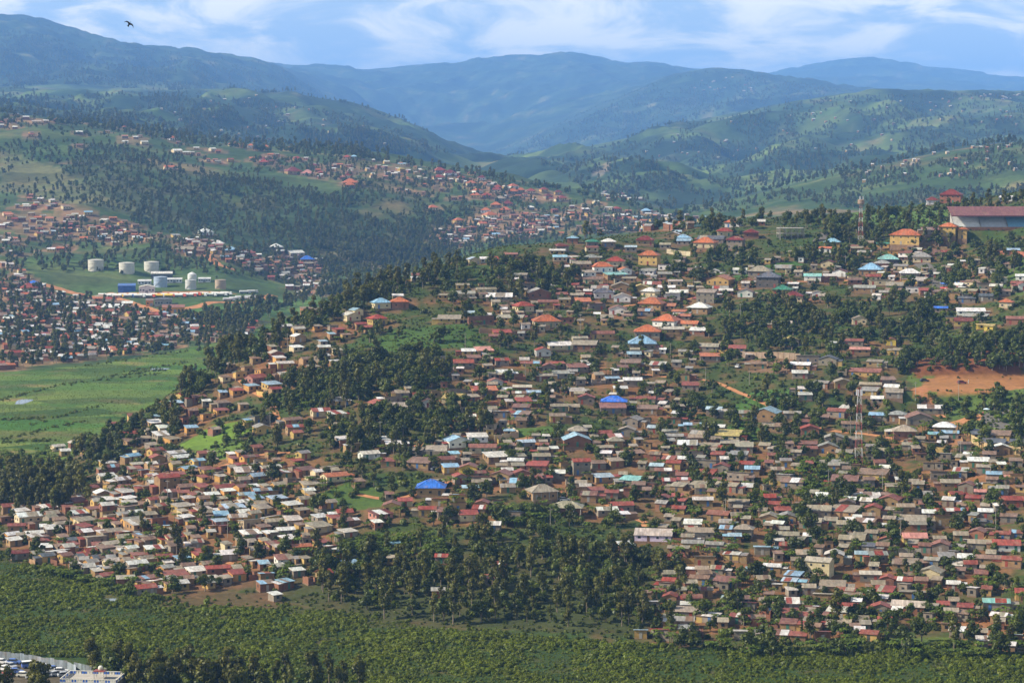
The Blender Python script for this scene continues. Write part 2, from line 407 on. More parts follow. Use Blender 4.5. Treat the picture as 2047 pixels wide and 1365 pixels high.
def mat_leaf(name, dark, light, trans=0.3):
    m_, nt, N, L = new_mat(name)
    pos = world_pos(N)
    f1 = n_range(N, L, n_noise(N, L, 0.7, 3, 0.6, pos), 0.3, 0.7)
    c = n_mix(N, L, f1, dark, light)
    rnd = n_range(N, L, N('ShaderNodeObjectInfo').outputs['Random'], 0, 1, 0.72, 1.28)
    c = n_gain(N, L, c, rnd)
    fr = N('ShaderNodeMath'); fr.operation = 'MULTIPLY'; fr.inputs[1].default_value = 7.31; L(N('ShaderNodeObjectInfo').outputs['Random'], fr.inputs[0])
    f2 = N('ShaderNodeMath'); f2.operation = 'FRACT'; L(fr.outputs[0], f2.inputs[0])
    c = n_mix(N, L, f2.outputs[0], c, n_mix(N, L, 1.0, c, (1.16, 1.02, 0.9), 'MULTIPLY'))
    big = n_range(N, L, n_noise(N, L, 0.03, 4, 0.65, pos), 0.35, 0.65)
    c = n_mix(N, L, big, c, n_mix(N, L, 1.0, c, (1.08, 1.12, 0.85), 'MULTIPLY'))
    out = N('ShaderNodeOutputMaterial'); d = N('ShaderNodeBsdfDiffuse'); t = N('ShaderNodeBsdfTranslucent'); mx = N('ShaderNodeMixShader')
    gl = N('ShaderNodeBsdfGlossy'); gl.inputs['Roughness'].default_value = 0.5; gl.inputs['Color'].default_value = (0.9, 0.95, 0.85, 1)
    mg = N('ShaderNodeMixShader'); mg.inputs[0].default_value = 0.02
    L(c, d.inputs['Color']); L(n_mix(N, L, 0.6, c, (1.3, 1.2, 0.4), 'MULTIPLY'), t.inputs['Color']); mx.inputs[0].default_value = trans
    L(d.outputs[0], mx.inputs[1]); L(t.outputs[0], mx.inputs[2]); L(mx.outputs[0], mg.inputs[1]); L(gl.outputs[0], mg.inputs[2])
    L(mg.outputs[0], out.inputs['Surface'])
    return m_
def mat_ground(name, fine, patch, patch_amt, tint_a, tint_b):
    """land cover colour from the mesh, broken up by grain, tufts and plots"""
    m_, nt, N, L = new_mat(name)
    pos = world_pos(N)
    at = N('ShaderNodeAttribute'); at.attribute_name = 'cover'
    c = at.outputs['Color']
    g1 = n_range(N, L, n_noise(N, L, fine, 5, 0.7, pos), 0.25, 0.75, 0.6, 1.4)
    c = n_gain(N, L, c, g1)
    vo = N('ShaderNodeTexVoronoi'); vo.inputs['Scale'].default_value = patch; vo.inputs['Randomness'].default_value = 0.9
    wob = N('ShaderNodeMapping'); wob.inputs['Scale'].default_value = (0.7, 1.6, 0.0); L(pos, wob.inputs['Vector'])
    nz = N('ShaderNodeTexNoise'); nz.inputs['Scale'].default_value = patch * 2.5; nz.inputs['Detail'].default_value = 2
    L(pos, nz.inputs['Vector'])
    ad = N('ShaderNodeVectorMath'); ad.operation = 'SCALE'; ad.inputs['Scale'].default_value = 0.5 / patch; L(nz.outputs['Color'], ad.inputs[0])
    a2 = N('ShaderNodeVectorMath'); a2.operation = 'ADD'; L(wob.outputs[0], a2.inputs[0]); L(ad.outputs[0], a2.inputs[1])
    L(a2.outputs[0], vo.inputs['Vector'])
    sp = N('ShaderNodeSeparateColor'); L(vo.outputs['Color'], sp.inputs[0])
    pc = n_mix(N, L, sp.outputs[0], tint_a, tint_b)
    pcol = n_mix(N, L, 1.0, c, pc, 'MULTIPLY')
    pv = n_range(N, L, sp.outputs[1], 0, 1, 0.7, 1.35)
    c = n_mix(N, L, patch_amt, c, n_gain(N, L, pcol, pv))
    g2 = n_noise(N, L, fine * 0.25, 4, 0.65, pos)
    finish(nt, N, L, c, 0.95, 0.1, 0.0, g2, 0.6 / fine * 0.5, 0.35)
    return m_
M = dict(
    roof=mat_roof('roof_sheet', False), roof_s=mat_roof('roof_sheet_far', True),
    wall=mat_wall('wall_render', False), wall_s=mat_wall('wall_render_far', True),
    glass=mat_plain('window_dark', (0.025, 0.03, 0.035), 0.25, 0.3, 2.0, 0.5),
    paint=mat_tinted('paint'), plinth=mat_plain('plinth_stone', (0.20, 0.13, 0.085), 0.95, 0.35, 0.9, 0.1),
    bark=mat_plain('bark', (0.20, 0.16, 0.12), 0.9, 0.3, 1.5, 0.1),
    pole=mat_plain('weathered_pole', (0.30, 0.27, 0.23), 0.9, 0.2, 1.5, 0.1),
    concrete=mat_plain('concrete', (0.33, 0.31, 0.28), 0.9, 0.25, 0.5, 0.1),
    tank=mat_plain('tank_paint', (0.60, 0.58, 0.50), 0.55, 0.12, 0.15, 0.3),
    rubber=mat_plain('rubber', (0.02, 0.02, 0.02), 0.8, 0.2, 3.0, 0.2),
    tar=mat_plain('tarmac', (0.115, 0.105, 0.095), 0.9, 0.2, 0.4, 0.1),
    earth=mat_plain('bare_earth', (0.36, 0.17, 0.08), 0.95, 0.25, 0.25, 0.05),
    water=mat_plain('pond_water', (0.10, 0.11, 0.09), 0.08, 0.2, 0.3, 0.6),
    skin=mat_plain('skin', (0.08, 0.045, 0.03), 0.6, 0.1, 2.0),
    feather=mat_plain('feather', (0.012, 0.010, 0.009), 0.7, 0.2, 3.0),
    euca=mat_leaf('eucalyptus_leaf', (0.040, 0.047, 0.008), (0.108, 0.112, 0.020)),
    broad=mat_leaf('broad_leaf', (0.028, 0.044, 0.006), (0.082, 0.104, 0.014)),
    banana=mat_leaf('banana_leaf', (0.055, 0.09, 0.010), (0.12, 0.17, 0.022), 0.4),
    reed=mat_leaf('swamp_leaf', (0.058, 0.084, 0.006), (0.128, 0.165, 0.015), 0.38),
)

# ------------------------------------------------------------------ houses: what the photo shows, as (x, y, width, code) read off enlarged crops
# code: roof form (s lean-to, g gable along, e gable end on, h hip), roof colour, then optional wall colour letter after '-', '2' two storeys, 'v' veranda
def crop(text, ox, oy, k):
    out = []
    for tok in text.replace('\n', ' ').split(';'):
        p = tok.split()
        if len(p) == 4: out.append((ox + float(p[0]) / k, oy + float(p[1]) / k, float(p[2]) / k, p[3]))
    return out
HOUSES = crop('''
780 262 80 eb;290 347 80 sr;455 350 85 gr;450 364 80 sw;235 530 115 hb;345 525 115 ho;335 475 70 gw;215 622 110 hr;115 640 75 sr;60 600 100 ew-c;165 658 70 sr-t;
715 415 85 st-y;850 440 130 gt;720 470 150 gy;930 480 170 sw;1160 470 150 ey;1190 420 100 gy;1070 545 120 hr;1215 515 130 gr-y;1205 635 175 ho-cv;995 600 170 st-y;
820 615 170 sy;700 620 150 st;705 592 75 gb;1290 188 90 hm;1360 140 70 hb;1515 150 80 hG;1570 165 90 hw;1785 155 115 hm;1700 190 75 gb;1845 150 70 gt;1950 115 80 ew;2010 142 90 hb;
1270 207 100 gw;1470 192 80 gr;1810 268 130 ho-y2;1530 318 130 ho-w;1610 280 120 hr;1600 325 80 eo;1410 292 120 gt;1285 248 90 gb;1360 248 90 gw;1470 258 100 hy;
935 252 90 sr;1000 227 80 sr;880 252 60 gw;1480 378 130 gn;1610 352 140 sT;1840 412 115 gr;1645 427 130 et;1760 432 110 eY-y;1815 457 105 hw;1540 467 130 hk;1650 487 110 ew-w;
1520 432 110 gy;1980 457 120 gw;1940 474 110 sw;1825 528 160 ho;1500 532 110 sr;1625 557 115 er-w;1790 562 100 gn;1930 532 70 so;1985 567 90 so;1915 637 160 ho;1800 702 170 ho-g;
1770 772 180 hb-g;1720 817 90 sb;2005 652 100 sw;900 717 70 gr;945 692 120 sr;1285 772 160 sw;1400 727 100 st;1430 772 160 st;1535 702 150 gr;1185 807 100 er;840 802 110 sp-y;750 802 90 sw-y;
650 862 90 sw;720 872 130 gr;780 837 90 sr;955 925 110 gw;1030 857 90 gr;1115 872 130 gr;1210 912 90 er;1190 946 110 st;1290 932 110 sy;1385 892 130 sr;1270 872 90 sr;
770 1010 120 st-g;840 1036 170 so-t;905 986 95 er-w;910 1012 60 sw;360 1046 90 st-g;400 1022 60 st;300 1080 120 st;460 1052 80 sr;555 1042 60 st;680 1052 110 gw;660 1082 130 sY-c;
770 1072 90 st;220 1122 110 er;345 1137 170 gw;510 1102 60 er-w;1045 1052 90 gn;1130 1042 90 gb;1065 1017 120 gw;1440 1082 110 er;1595 1120 165 hB;1595 1138 170 sr;1385 1032 110 sw;
1640 1022 90 sw;1710 977 120 sw;1650 972 90 sb;1280 1122 110 gt;880 1112 100 sr;1070 1092 100 sr;1060 1132 110 sr;1060 1177 120 sn;940 1162 100 sw;1270 1187 100 st;
1790 1082 120 gr-c;1920 1062 80 sr;1800 1142 130 sn;1980 1122 70 st;800 1312 130 sw-w;990 1267 70 sb;680 1342 150 eb-w;310 1337 120 sw;1085 1342 110 gb;1380 1342 180 eb;1390 1282 120 ht;
1545 1282 90 gr;1610 1312 90 sr;1715 1212 110 ey;1840 1252 90 sb;1955 1197 90 sr;1680 1272 110 et;2010 1302 100 gy;1610 1342 100 ht;1650 897 70 sr;1860 882 100 sw;1500 962 90 sr;1700 872 130 sn;
1385 470 90 st;1290 470 90 sr-y;1330 610 80 so;1250 596 90 sn;1440 396 90 sr;1390 410 80 sr;1690 370 90 st;1900 350 90 sy;1960 390 90 sw;1310 500 80 st-y;1420 510 100 so;1560 600 80 st;
1750 545 80 sr;1690 590 70 sn;1870 500 80 sr;1150 620 60 sn;1060 440 70 st;600 470 70 st-y;1130 400 80 st;1800 330 100 sy;1900 300 80 sr;1700 300 90 sr;1330 330 80 sw;1450 340 90 st
''', 680, 440, 2.924)
HOUSES += crop('''
25 107 60 gb;55 142 100 gb;160 172 140 ho-c;225 142 170 gk;300 102 100 hr;350 45 100 ho;455 112 100 hm;365 178 110 hm2;505 34 70 sw;930 167 105 hb;890 197 80 go;1045 187 80 gr;
1370 150 200 ho-y2;1610 146 110 ho-y2;1690 140 60 ho-y2;1455 168 110 sr;1615 192 95 sw-w;1980 207 100 gb-n;1455 252 120 hy-c;1260 272 130 hT-k;1225 292 100 hy;1160 327 145 hb;1385 352 125 hw;
1170 360 95 sr;1430 378 120 sw-Y;910 287 90 em;975 337 90 em-w;815 362 110 gT-w;510 337 150 ht;240 332 60 ew-w;280 392 150 eo-y;435 387 60 eo;560 402 150 hk-k2;640 447 120 hG;705 482 120 hm;
30 452 110 gw;275 432 100 gy;270 467 90 sw;195 492 120 st-g2;425 457 100 en;155 552 140 hw;60 592 90 so;90 642 130 so;65 660 130 sw;1120 432 140 sy;1220 442 90 sy;900 377 90 sw;1210 390 140 st;
1950 518 85 ho;1565 547 85 gB;1745 568 185 sw-w;1660 584 75 sb;1775 594 150 sy;2000 612 110 gr;1700 628 120 gm-y;1800 642 60 sY-Y;1850 652 60 sY-Y;635 642 130 gw;1090 617 100 et;
690 742 95 eY-g;375 787 110 sr;1055 747 130 gr;1090 792 130 gp;1275 742 50 er-Y;925 752 60 sw;205 772 140 st;70 802 90 gy;300 742 70 sw;215 832 130 so;440 817 40 sw;500 872 100 sn;790 842 150 sw;
910 852 120 ek;745 882 130 sw;740 932 100 sw;1330 792 100 st;1180 862 100 st;1130 922 210 gr;1240 962 130 sn;870 987 95 gy;990 992 110 et;775 1022 110 sw;770 1062 90 sw;1155 1012 140 gt;
1260 1022 80 sw;1150 1047 110 sy;1295 1057 110 st;1310 1092 100 sw;100 1002 110 sr;60 942 90 sn;240 1142 100 gb;310 1157 90 gw;430 1172 100 gy;550 1182 170 eb;695 1172 110 gy;
1025 1142 105 sw;1200 1177 115 gb;1315 1182 110 hy;1440 1202 170 er;890 1162 120 gr;1510 1142 170 sw;1590 1262 140 hw;1620 1284 110 sb;1355 1287 150 ht;1260 1267 40 sw;1515 1292 50 sT;
110 1232 110 sb;240 1252 140 sw;590 1242 150 gt;60 1302 110 gy;160 1292 120 gy;715 1252 70 sr;800 1267 120 er;845 1190 150 sn;945 1322 130 ey;790 1342 120 sr;1040 1227 120 sn;325 1302 160 sY-c;
220 1342 120 st;330 1342 120 st;1800 1292 120 sk-y;1920 1300 130 sn-y;1880 1340 150 sk-y;2010 1332 80 sk;1880 400 80 sw;1760 395 110 sn;1830 420 120 sn;1700 440 100 st;1950 410 70 er-w;2010 400 70 sr;
1400 430 90 st;1290 440 100 sn;1480 440 90 sr;1560 450 90 sn;1640 470 110 st;1720 490 110 sk;1830 480 90 sk;1880 470 80 sn;1320 400 110 st;1060 380 90 sn;980 360 70 sn;1130 290 70 st;1330 300 90 sy;1060 215 80 st;
1120 220 90 sy;1300 215 100 sn-o;1360 225 80 sr;1200 160 80 gG;1130 165 90 gt;560 470 70 sn;120 330 80 sn;180 345 70 sr;650 310 120 sy;390 320 90 sw;700 400 70 sw;840 460 60 et;2030 360 60 sw;1780 1390 1 st
''', 1347, 440, 2.924)
HOUSES += crop('''
135 112 75 sr;250 117 85 sr;370 122 110 sy;400 77 110 st;210 67 110 st;580 122 110 gr;755 87 120 gr;905 52 125 ey;1160 97 100 gt;875 102 100 st;195 167 130 sw;280 187 100 er;345 197 90 sr;445 202 90 gb;
515 212 80 gt;105 202 75 sr;185 227 110 sr;310 292 150 gt;415 297 75 sw;160 292 130 st;380 237 150 st;675 277 145 sn;630 242 90 sw;1015 237 165 sr;1130 242 180 sn;1110 347 120 sw;1225 382 130 er;
165 377 125 sw;370 392 130 gt;545 402 140 gr;680 417 120 sr;460 387 70 sr;260 457 140 gr;355 462 50 st;545 482 120 et;635 492 110 ey;810 442 180 gt;775 502 140 gt;970 442 170 st;980 402 100 en;
1130 432 100 er;1235 462 110 gt;890 492 80 st;965 512 90 st;1080 502 130 sn;1355 492 160 st;1530 442 130 gr;1530 492 130 sr;1380 512 100 st;1200 522 80 sw;110 512 110 sw;150 562 180 st;400 552 110 ht;
640 582 150 gt;345 577 80 sb;300 542 60 sb;110 622 135 gy;235 632 110 gy;1010 602 160 gt;775 582 90 gw;1210 612 100 er;1360 592 150 gp;1510 642 110 er-g;1730 622 150 gt;1880 632 170 gr-w;1860 572 90 gr;
1720 562 100 er;760 692 150 gt;910 702 120 ew;1060 692 75 gb;1150 697 115 gy;1310 742 160 st;175 717 130 sw;330 682 100 sw;500 657 100 sb;460 772 110 sb;560 752 110 gw;560 812 90 sb;680 802 100 sb;
825 777 160 gw-c2;1110 802 130 sw;1210 832 90 er;1300 837 110 gr;1455 802 150 et-c;1580 852 80 sw;1735 792 80 sr;1650 702 100 sw;1780 712 160 gn;1540 702 100 sy;1460 722 90 sy;1910 722 120 gr;
300 832 150 sr;150 822 120 sn;40 822 90 sr;105 932 120 gr;430 962 80 sr;375 947 60 sb;545 962 80 st;855 922 140 sw;975 892 120 sr;1060 892 110 st;900 862 160 st;1190 897 120 sr;1360 905 180 st;
660 962 110 sw;655 1012 120 sr;780 987 100 sr;755 1037 100 sr;970 982 150 gr;1170 992 120 er;1330 982 210 gw;1260 1002 60 sw;70 1002 160 st-g;215 1032 100 sw;490 1057 90 sr;650 1072 100 sr;
790 1092 100 sn;930 1012 130 sw;905 1077 90 st;380 1122 90 sw;500 1132 60 sy;600 1132 130 sr;705 1142 100 sr;840 1132 100 sr;1110 1132 110 sr;60 1062 130 sy;70 1102 90 sy;120 1122 70 sr;1520 962 75 sr;
1645 982 95 sr;1820 962 165 gT;1840 1032 100 gw;1930 1012 70 sT;1600 1112 90 sw;1740 1172 70 sw;1740 1122 60 st;1935 1142 60 sw;1890 1202 80 sw;1530 112 80 sw;1400 112 80 sr;1720 162 130 gw;1850 82 100 ew;
1560 197 80 st;1810 232 100 sb;1560 282 120 st;1660 302 100 er;1590 342 80 gr;1690 362 90 sr;1780 372 80 sr;1910 382 130 gr-n;1840 332 70 sp;1930 242 80 sp;1750 192 90 st;1500 232 110 st;1620 217 90 sw;
1450 60 90 st;1640 60 80 sn;1780 110 80 sn;1930 150 80 sn;1330 60 90 st;1440 170 70 sn;1960 300 70 sn;1700 270 80 sw;1420 400 80 sr;1620 440 80 sr;1760 450 90 sw;1890 470 100 sn;1720 500 90 sk;1620 570 90 st;
1930 560 80 sr;1440 450 80 sw;30 300 90 st;60 260 90 sr;30 160 80 sr;80 60 120 sw;60 110 90 st;30 420 80 sr;20 700 80 sr;250 770 60 st;700 600 90 st;1100 640 80 sk;1420 640 70 sr;1800 540 90 sn;1050 570 80 st
''', 1347, 880, 2.814)
HOUSES += crop('''
305 62 115 sw-y;160 117 120 gw-w;540 102 130 sw-c;430 97 80 st;800 82 170 gr-c;880 132 150 sw;270 152 85 sr;450 167 150 sn;590 152 110 sr;620 192 100 sb;725 202 120 er-Y;670 247 70 er;
780 222 80 sr;795 252 120 sr;910 242 130 er-t;975 252 120 sr;1110 182 130 sr-n;1355 202 110 gr2;1130 132 110 gt;1220 222 100 sw;1480 242 120 sb;1640 262 130 sT;1785 187 85 sb;1880 172 90 gr;1820 212 110 gr;
510 320 180 hB;560 272 45 st;730 302 100 gb;275 337 50 sr;560 377 100 sr;670 352 120 sr-y;290 412 110 er-y;365 377 90 sr-c;225 452 130 sm-p;490 432 110 sr;590 442 115 sr-g;660 407 100 sr;730 412 80 sr;
720 462 120 sr-c;800 402 80 er;885 387 60 sr;1135 342 170 ht-v;1330 317 130 sn;1280 432 190 ht-v;940 297 90 sy;1045 282 110 sr;1120 262 100 er;1440 312 100 sr;1530 332 80 sr;1400 352 100 sr;
1585 412 140 gr;1500 432 130 gw;1590 452 80 sw;1640 322 100 sr;1820 372 80 er;1900 352 70 sr;965 462 140 sb;870 520 70 sw;40 482 100 sr;40 562 100 sw;205 502 60 sw;310 622 60 sb;1770 575 235 gw-l;
1265 672 80 sr;1370 682 60 sw;1290 792 70 sr;900 742 80 sr;60 742 100 sb;290 702 50 st;1590 632 70 sw;1930 562 70 sy;1855 832 80 sr;1795 897 80 sr;1770 952 70 sw;1860 932 80 er;1750 1102 80 sb;
1800 1112 100 sr;1850 1132 60 sw;455 690 60 sr;570 700 50 sr;1000 130 90 st;1060 170 100 sw;1000 175 80 st;1450 170 90 sn;1550 160 90 st;1600 130 80 sn;1730 250 70 st;1680 290 80 sn;1900 260 80 sr;
1300 260 70 st;640 115 60 sb-c;1060 230 60 sn;90 60 100 st;30 40 90 sb;100 270 70 sn;840 820 60 sr;550 890 70 sy
''', 680, 880, 2.814)
HOUSES += crop('''
320 62 80 gw;415 47 70 ew;480 82 60 sw;360 92 60 sw;735 42 90 sn;770 87 45 st;910 42 80 st;600 162 90 sw;625 190 90 sr;880 137 90 er;870 97 90 sr;980 112 120 sw;1010 132 110 sw;745 192 100 sr;740 122 90 sb;
900 187 100 sm;1050 192 100 gb;1105 152 80 gb;820 207 90 sb;1160 197 90 sr-y;1435 77 70 gr;1520 102 60 sr;1400 132 110 gm;1460 152 80 sr;1700 112 75 gy;1355 172 80 sr;1515 192 130 gw;1590 222 90 sr;
1720 202 110 sm;1365 222 110 sw;1440 242 90 gb;1670 152 70 sr;1850 192 90 sw;1880 242 160 go-c;1790 282 50 st;1740 292 110 st;590 232 100 gw;615 252 80 gw;660 212 80 sw;680 262 100 sw;935 292 140 gr2;
870 242 90 sr;1140 242 60 sr-y;1240 242 60 sw-o;1110 282 80 sr;1040 302 100 sn;260 412 110 sw;115 432 95 sw;40 412 80 sr;435 382 90 sr;430 362 80 sn;385 412 80 sr;570 342 100 ew;620 372 100 sw;
150 472 150 sw;285 452 80 st;440 452 90 sw;470 492 120 st;230 502 110 sn;90 522 110 sr;30 532 60 sw;115 562 80 sw;60 572 90 sw;185 562 110 sw;290 537 100 sw;490 557 150 gr;470 527 80 sr;520 592 130 st;
200 602 80 sr;150 612 90 sw;240 642 100 sw;315 667 130 sw;100 672 115 gm;205 672 80 gy;255 692 90 gk;390 602 70 gk;720 362 100 sw;700 332 100 sw;720 422 120 sn;860 372 80 gr;980 372 60 sn-y;1030 362 80 gr;
1100 342 90 sr;1080 412 100 gt;1140 432 100 sw;1190 342 90 sw;1255 302 140 sr;1280 322 80 sw;1380 352 100 gb;1470 322 110 gb;1310 422 130 sb;1240 462 90 sb;1235 492 90 sb-p;1555 372 110 sb;1640 402 110 sw;
1470 422 100 st;1330 472 110 sw;1400 502 120 sw-c;1520 472 90 sw;1645 492 100 sw;1540 502 120 st;1800 472 90 sw;1870 492 90 sr;1940 492 90 sr;1790 532 130 st;1600 547 110 sw;1405 572 120 sw;1620 592 100 sw;
640 552 110 st;730 492 110 gy;770 522 130 sw;620 622 130 gw;880 492 110 sw;950 462 120 sw;1045 472 80 sw;1150 492 80 sm;950 522 70 sb-y;1260 522 80 sm-n;970 592 120 gr;830 602 90 sn;790 572 90 sn;690 622 100 sn;
860 652 110 sw;780 682 100 sr-o;465 692 100 gk;545 702 80 gk;620 722 95 gw;920 702 100 gr;1020 702 90 sb-g;1125 692 120 sr;1285 682 100 sw-g;1100 622 60 sw;760 742 130 sw;840 732 90 st;660 752 90 sn;
490 752 60 sw;540 772 50 sw;1100 772 120 sw;1220 762 150 gr;1330 797 95 sr-o;980 802 150 sr;830 812 110 sr;880 832 110 sw;590 802 100 gr;700 822 110 gw;810 872 130 gr;1200 812 55 sw;1480 732 65 sb;
1495 802 90 sb;1600 842 90 sb-n;1490 852 100 sn-n;1545 907 65 sw-g;1595 712 110 sr-w;1670 772 80 sw;1820 792 80 sr;1745 812 60 st;1690 642 120 go-y;1770 642 90 sr-y;1855 637 80 sr-g;1910 662 70 sw;
1535 622 90 sr;560 430 70 sn;620 460 80 st;640 410 90 sw;520 420 80 sr;330 480 80 sn;400 520 70 sr;20 470 70 sn;350 580 60 sn;700 300 80 sr;640 300 80 st;800 330 80 sn;560 390 80 sw;780 440 80 st;850 430 80 sw;
900 410 90 st;700 470 80 sr;960 420 80 sw-o;1000 480 80 st-o;560 480 70 sr;590 520 80 st;750 600 70 sn;690 560 90 sr;1190 390 70 st-o;1140 370 70 sn;1230 380 70 st;1080 300 70 sr;960 220 80 st;1000 230 80 sr;
1440 370 80 sb;1400 400 70 st;1350 300 70 sr;1560 290 80 st;1640 250 80 sr;1300 250 70 st;1700 240 70 sw;1180 440 70 sn;1480 530 80 sn;1700 430 80 st;1750 360 1 sn;730 650 70 sw;1050 750 80 sn;1160 740 80 st
''', 0, 880, 2.814)
HOUSES += crop('''
1790 577 70 sn-n2;1845 552 30 st;1665 602 90 sw;1665 652 80 sw;1690 682 60 sw;1740 672 80 sw;2015 602 70 eb-c;1945 652 60 sw;1980 672 80 sr;1935 702 40 sb;2020 702 60 sn;1730 772 80 sw;1740 722 80 ew;
1510 767 50 sw;1610 822 90 ew;1630 842 70 sw;1890 777 80 sw;1880 832 90 gw;1885 742 50 sb;1970 792 60 st;1830 892 70 st;1545 922 110 st;1490 842 60 sn;1660 877 110 sw;1665 937 110 gw;1490 967 130 gr-p;
1400 932 80 sb;1585 1002 110 sb;1605 1022 80 gr;1380 1032 80 sr-o;1530 1002 80 sb-o;1310 952 60 sn;1150 1072 100 gr;1205 1097 60 sw;1060 1062 40 sr;1030 1107 70 sb;1030 1137 80 gr;1290 1142 90 sr;
1295 1107 90 sn;1300 1042 50 sb;1420 1112 60 st;1200 1172 60 st;905 1182 40 sb;660 1217 45 sr;770 1177 50 sr;900 1222 100 sw;955 1252 90 sw;1020 1232 80 sr;1115 1252 80 sb-o;940 1292 100 sw;1000 1312 90 st-o;
740 1292 110 gr;760 1322 80 st;1510 1202 120 sb;1525 1257 100 ey;1700 1202 130 sn;1720 1252 110 gr;1730 1282 60 sr;1870 1157 120 gr-c;1900 1152 100 sw-c;1990 1092 110 sw-y;1960 1232 40 st;2000 1312 90 sw;
1580 700 60 sn;1660 745 50 st;1780 850 60 sn;1340 880 60 st;1440 900 60 sw;1590 770 50 st;1960 860 70 sw;1850 650 60 st;1460 1010 60 st;1120 1150 50 sn;1000 1190 50 st;860 1260 50 st;1250 1260 60 st
''', 0, 440, 2.924)
HOUSES = [h_ for h_ in HOUSES if h_[2] > 3]
HOUSES += [(1905, 397, 48, 'hm-n2'), (2014, 404, 30, 'sw-w'), (1865, 410, 26, 'hm')]
for poly, n in (([(0, 1020), (180, 1000), (300, 930), (480, 900), (700, 960), (600, 1150), (350, 1190), (100, 1130)], 130), ([(1320, 880), (2047, 880), (2047, 1270), (1330, 1265)], 170),
                ([(900, 580), (1300, 500), (2047, 510), (2047, 600), (1400, 610), (1000, 690)], 140), ([(880, 720), (1400, 700), (1350, 1000), (900, 980)], 120)):
    k = 0
    while k < n:
        u, v = rng.uniform(0, 2047), rng.uniform(480, 1290)
        if in_poly(np.array([u]), np.array([v]), poly)[0]: HOUSES.append((u, v, rng.uniform(13, 21) * (0.6 + 0.4 * (v - 480) / 800), 's' + 'wwttttnnry'[rng.integers(0, 10)])); k += 1
ROOFC = dict(w=(0.66, 0.66, 0.645), y=(0.28, 0.28, 0.265), t=(0.30, 0.265, 0.20), r=(0.28, 0.052, 0.034), m=(0.16, 0.030, 0.026), o=(0.42, 0.125, 0.05), b=(0.24, 0.42, 0.58),
             B=(0.04, 0.15, 0.58), G=(0.05, 0.20, 0.14), T=(0.22, 0.45, 0.43), n=(0.22, 0.14, 0.10), k=(0.10, 0.11, 0.13), Y=(0.42, 0.33, 0.11), p=(0.50, 0.23, 0.19))
ROOFN = dict(w='bright silver', y='grey', t='dull tan', r='red', m='maroon', o='orange', b='pale blue', B='strong blue', G='dark green', T='teal', n='rusty brown', k='charcoal', Y='yellow', p='faded pink')
WALLC = dict(y=(0.50, 0.34, 0.12), t=(0.34, 0.22, 0.11), g=(0.27, 0.225, 0.175), w=(0.74, 0.72, 0.68), c=(0.58, 0.48, 0.30), k=(0.14, 0.12, 0.11), p=(0.45, 0.22, 0.17),
             n=(0.28, 0.13, 0.08), o=(0.52, 0.28, 0.09), l=(0.56, 0.48, 0.62), Y=(0.72, 0.52, 0.10))
WALLC = {k_: tuple(0.82 * c for c in v_) for k_, v_ in WALLC.items()}
WALLN = dict(y='ochre', t='adobe', g='grey block', w='white', c='cream', k='dark', p='pink', n='brown brick', o='orange ochre', l='lavender', Y='yellow')
FORMN = dict(s='lean-to house', g='gabled house', e='gable-fronted house', h='hip-roofed house')

# ------------------------------------------------------------------ house shapes
def house_geo(form, L, D, h, rise, fd, over=0.35, th=0.09, back_low=True):
    """walls, plinth and roof as MB meshes; front faces -y, floor at z = 0"""
    x, y = L / 2, D / 2
    w, r, p = MB(), MB(), MB()
    p.box(-x - 0.12, x + 0.12, -y - 0.12, y + 0.12, -fd, 0.0)
    if form == 's':
        hf, hb = (h + rise, h) if back_low else (h, h + rise)
        w.extrude([(-y, 0.0), (y, 0.0), (y, hb), (-y, hf)], 'x', -x, x)
        k = (hb - hf) / D
        r.extrude([(-y - over, hf - k * over + 0.01), (y + over, hb + k * over + 0.01), (y + over, hb + k * over + 0.01 + th), (-y - over, hf - k * over + 0.01 + th)], 'x', -x - over, x + over)
    elif form in 'ge':
        a, b = (y, x) if form == 'g' else (x, y)          # a: half span, b: half length
        ax = 'x' if form == 'g' else 'y'
        w.extrude([(-a, 0.0), (a, 0.0), (a, h), (0, h + rise), (-a, h)], ax, -b, b)
        k = rise / a; e = a + over; z = h - k * over + 0.01
        r.extrude([(-e, z), (0, h + rise + 0.01), (e, z), (e, z + th), (0, h + rise + 0.01 + th * 1.2), (-e, z + th)], ax, -b - over, b + over)
    else:
        w.box(-x, x, -y, y, 0, h)
        X, Yy = x + over + 0.15, y + over + 0.15; rl = max(X - Yy, 0.15) if X > Yy else 0.15; ry = 0.0 if X >= Yy else Yy - X
        z = h - 0.05; vs = [(-X, -Yy, z), (X, -Yy, z), (X, Yy, z), (-X, Yy, z), (-X, -Yy, z + th), (X, -Yy, z + th), (X, Yy, z + th), (-X, Yy, z + th),
              (-rl, -ry, z + rise), (rl, -ry, z + rise), (rl, ry, z + rise), (-rl, ry, z + rise)]
        if ry == 0.0:
            vs = vs[:8] + [(-rl, 0, z + rise), (rl, 0, z + rise)]
            fs = [(0, 3, 2, 1), (0, 1, 5, 4), (1, 2, 6, 5), (2, 3, 7, 6), (3, 0, 4, 7), (4, 5, 9, 8), (6, 7, 8, 9), (5, 6, 9), (7, 4, 8)]
        else:
            vs = vs[:8] + [(0, -ry, z + rise), (0, ry, z + rise)]
            fs = [(0, 3, 2, 1), (0, 1, 5, 4), (1, 2, 6, 5), (2, 3, 7, 6), (3, 0, 4, 7), (4, 5, 8), (5, 6, 9, 8), (6, 7, 9), (7, 4, 8, 9)]
        r.quads(vs, fs)
    return w, r, p
UNIT = MB().box(-0.5, 0.5, -0.5, 0.5, 0, 1)
WIN_ME = UNIT.mesh('window_opening', M['glass']); DOOR_ME = MB().box(-0.5, 0.5, -0.5, 0.5, 0, 1).mesh('door_leaf', M['paint'])
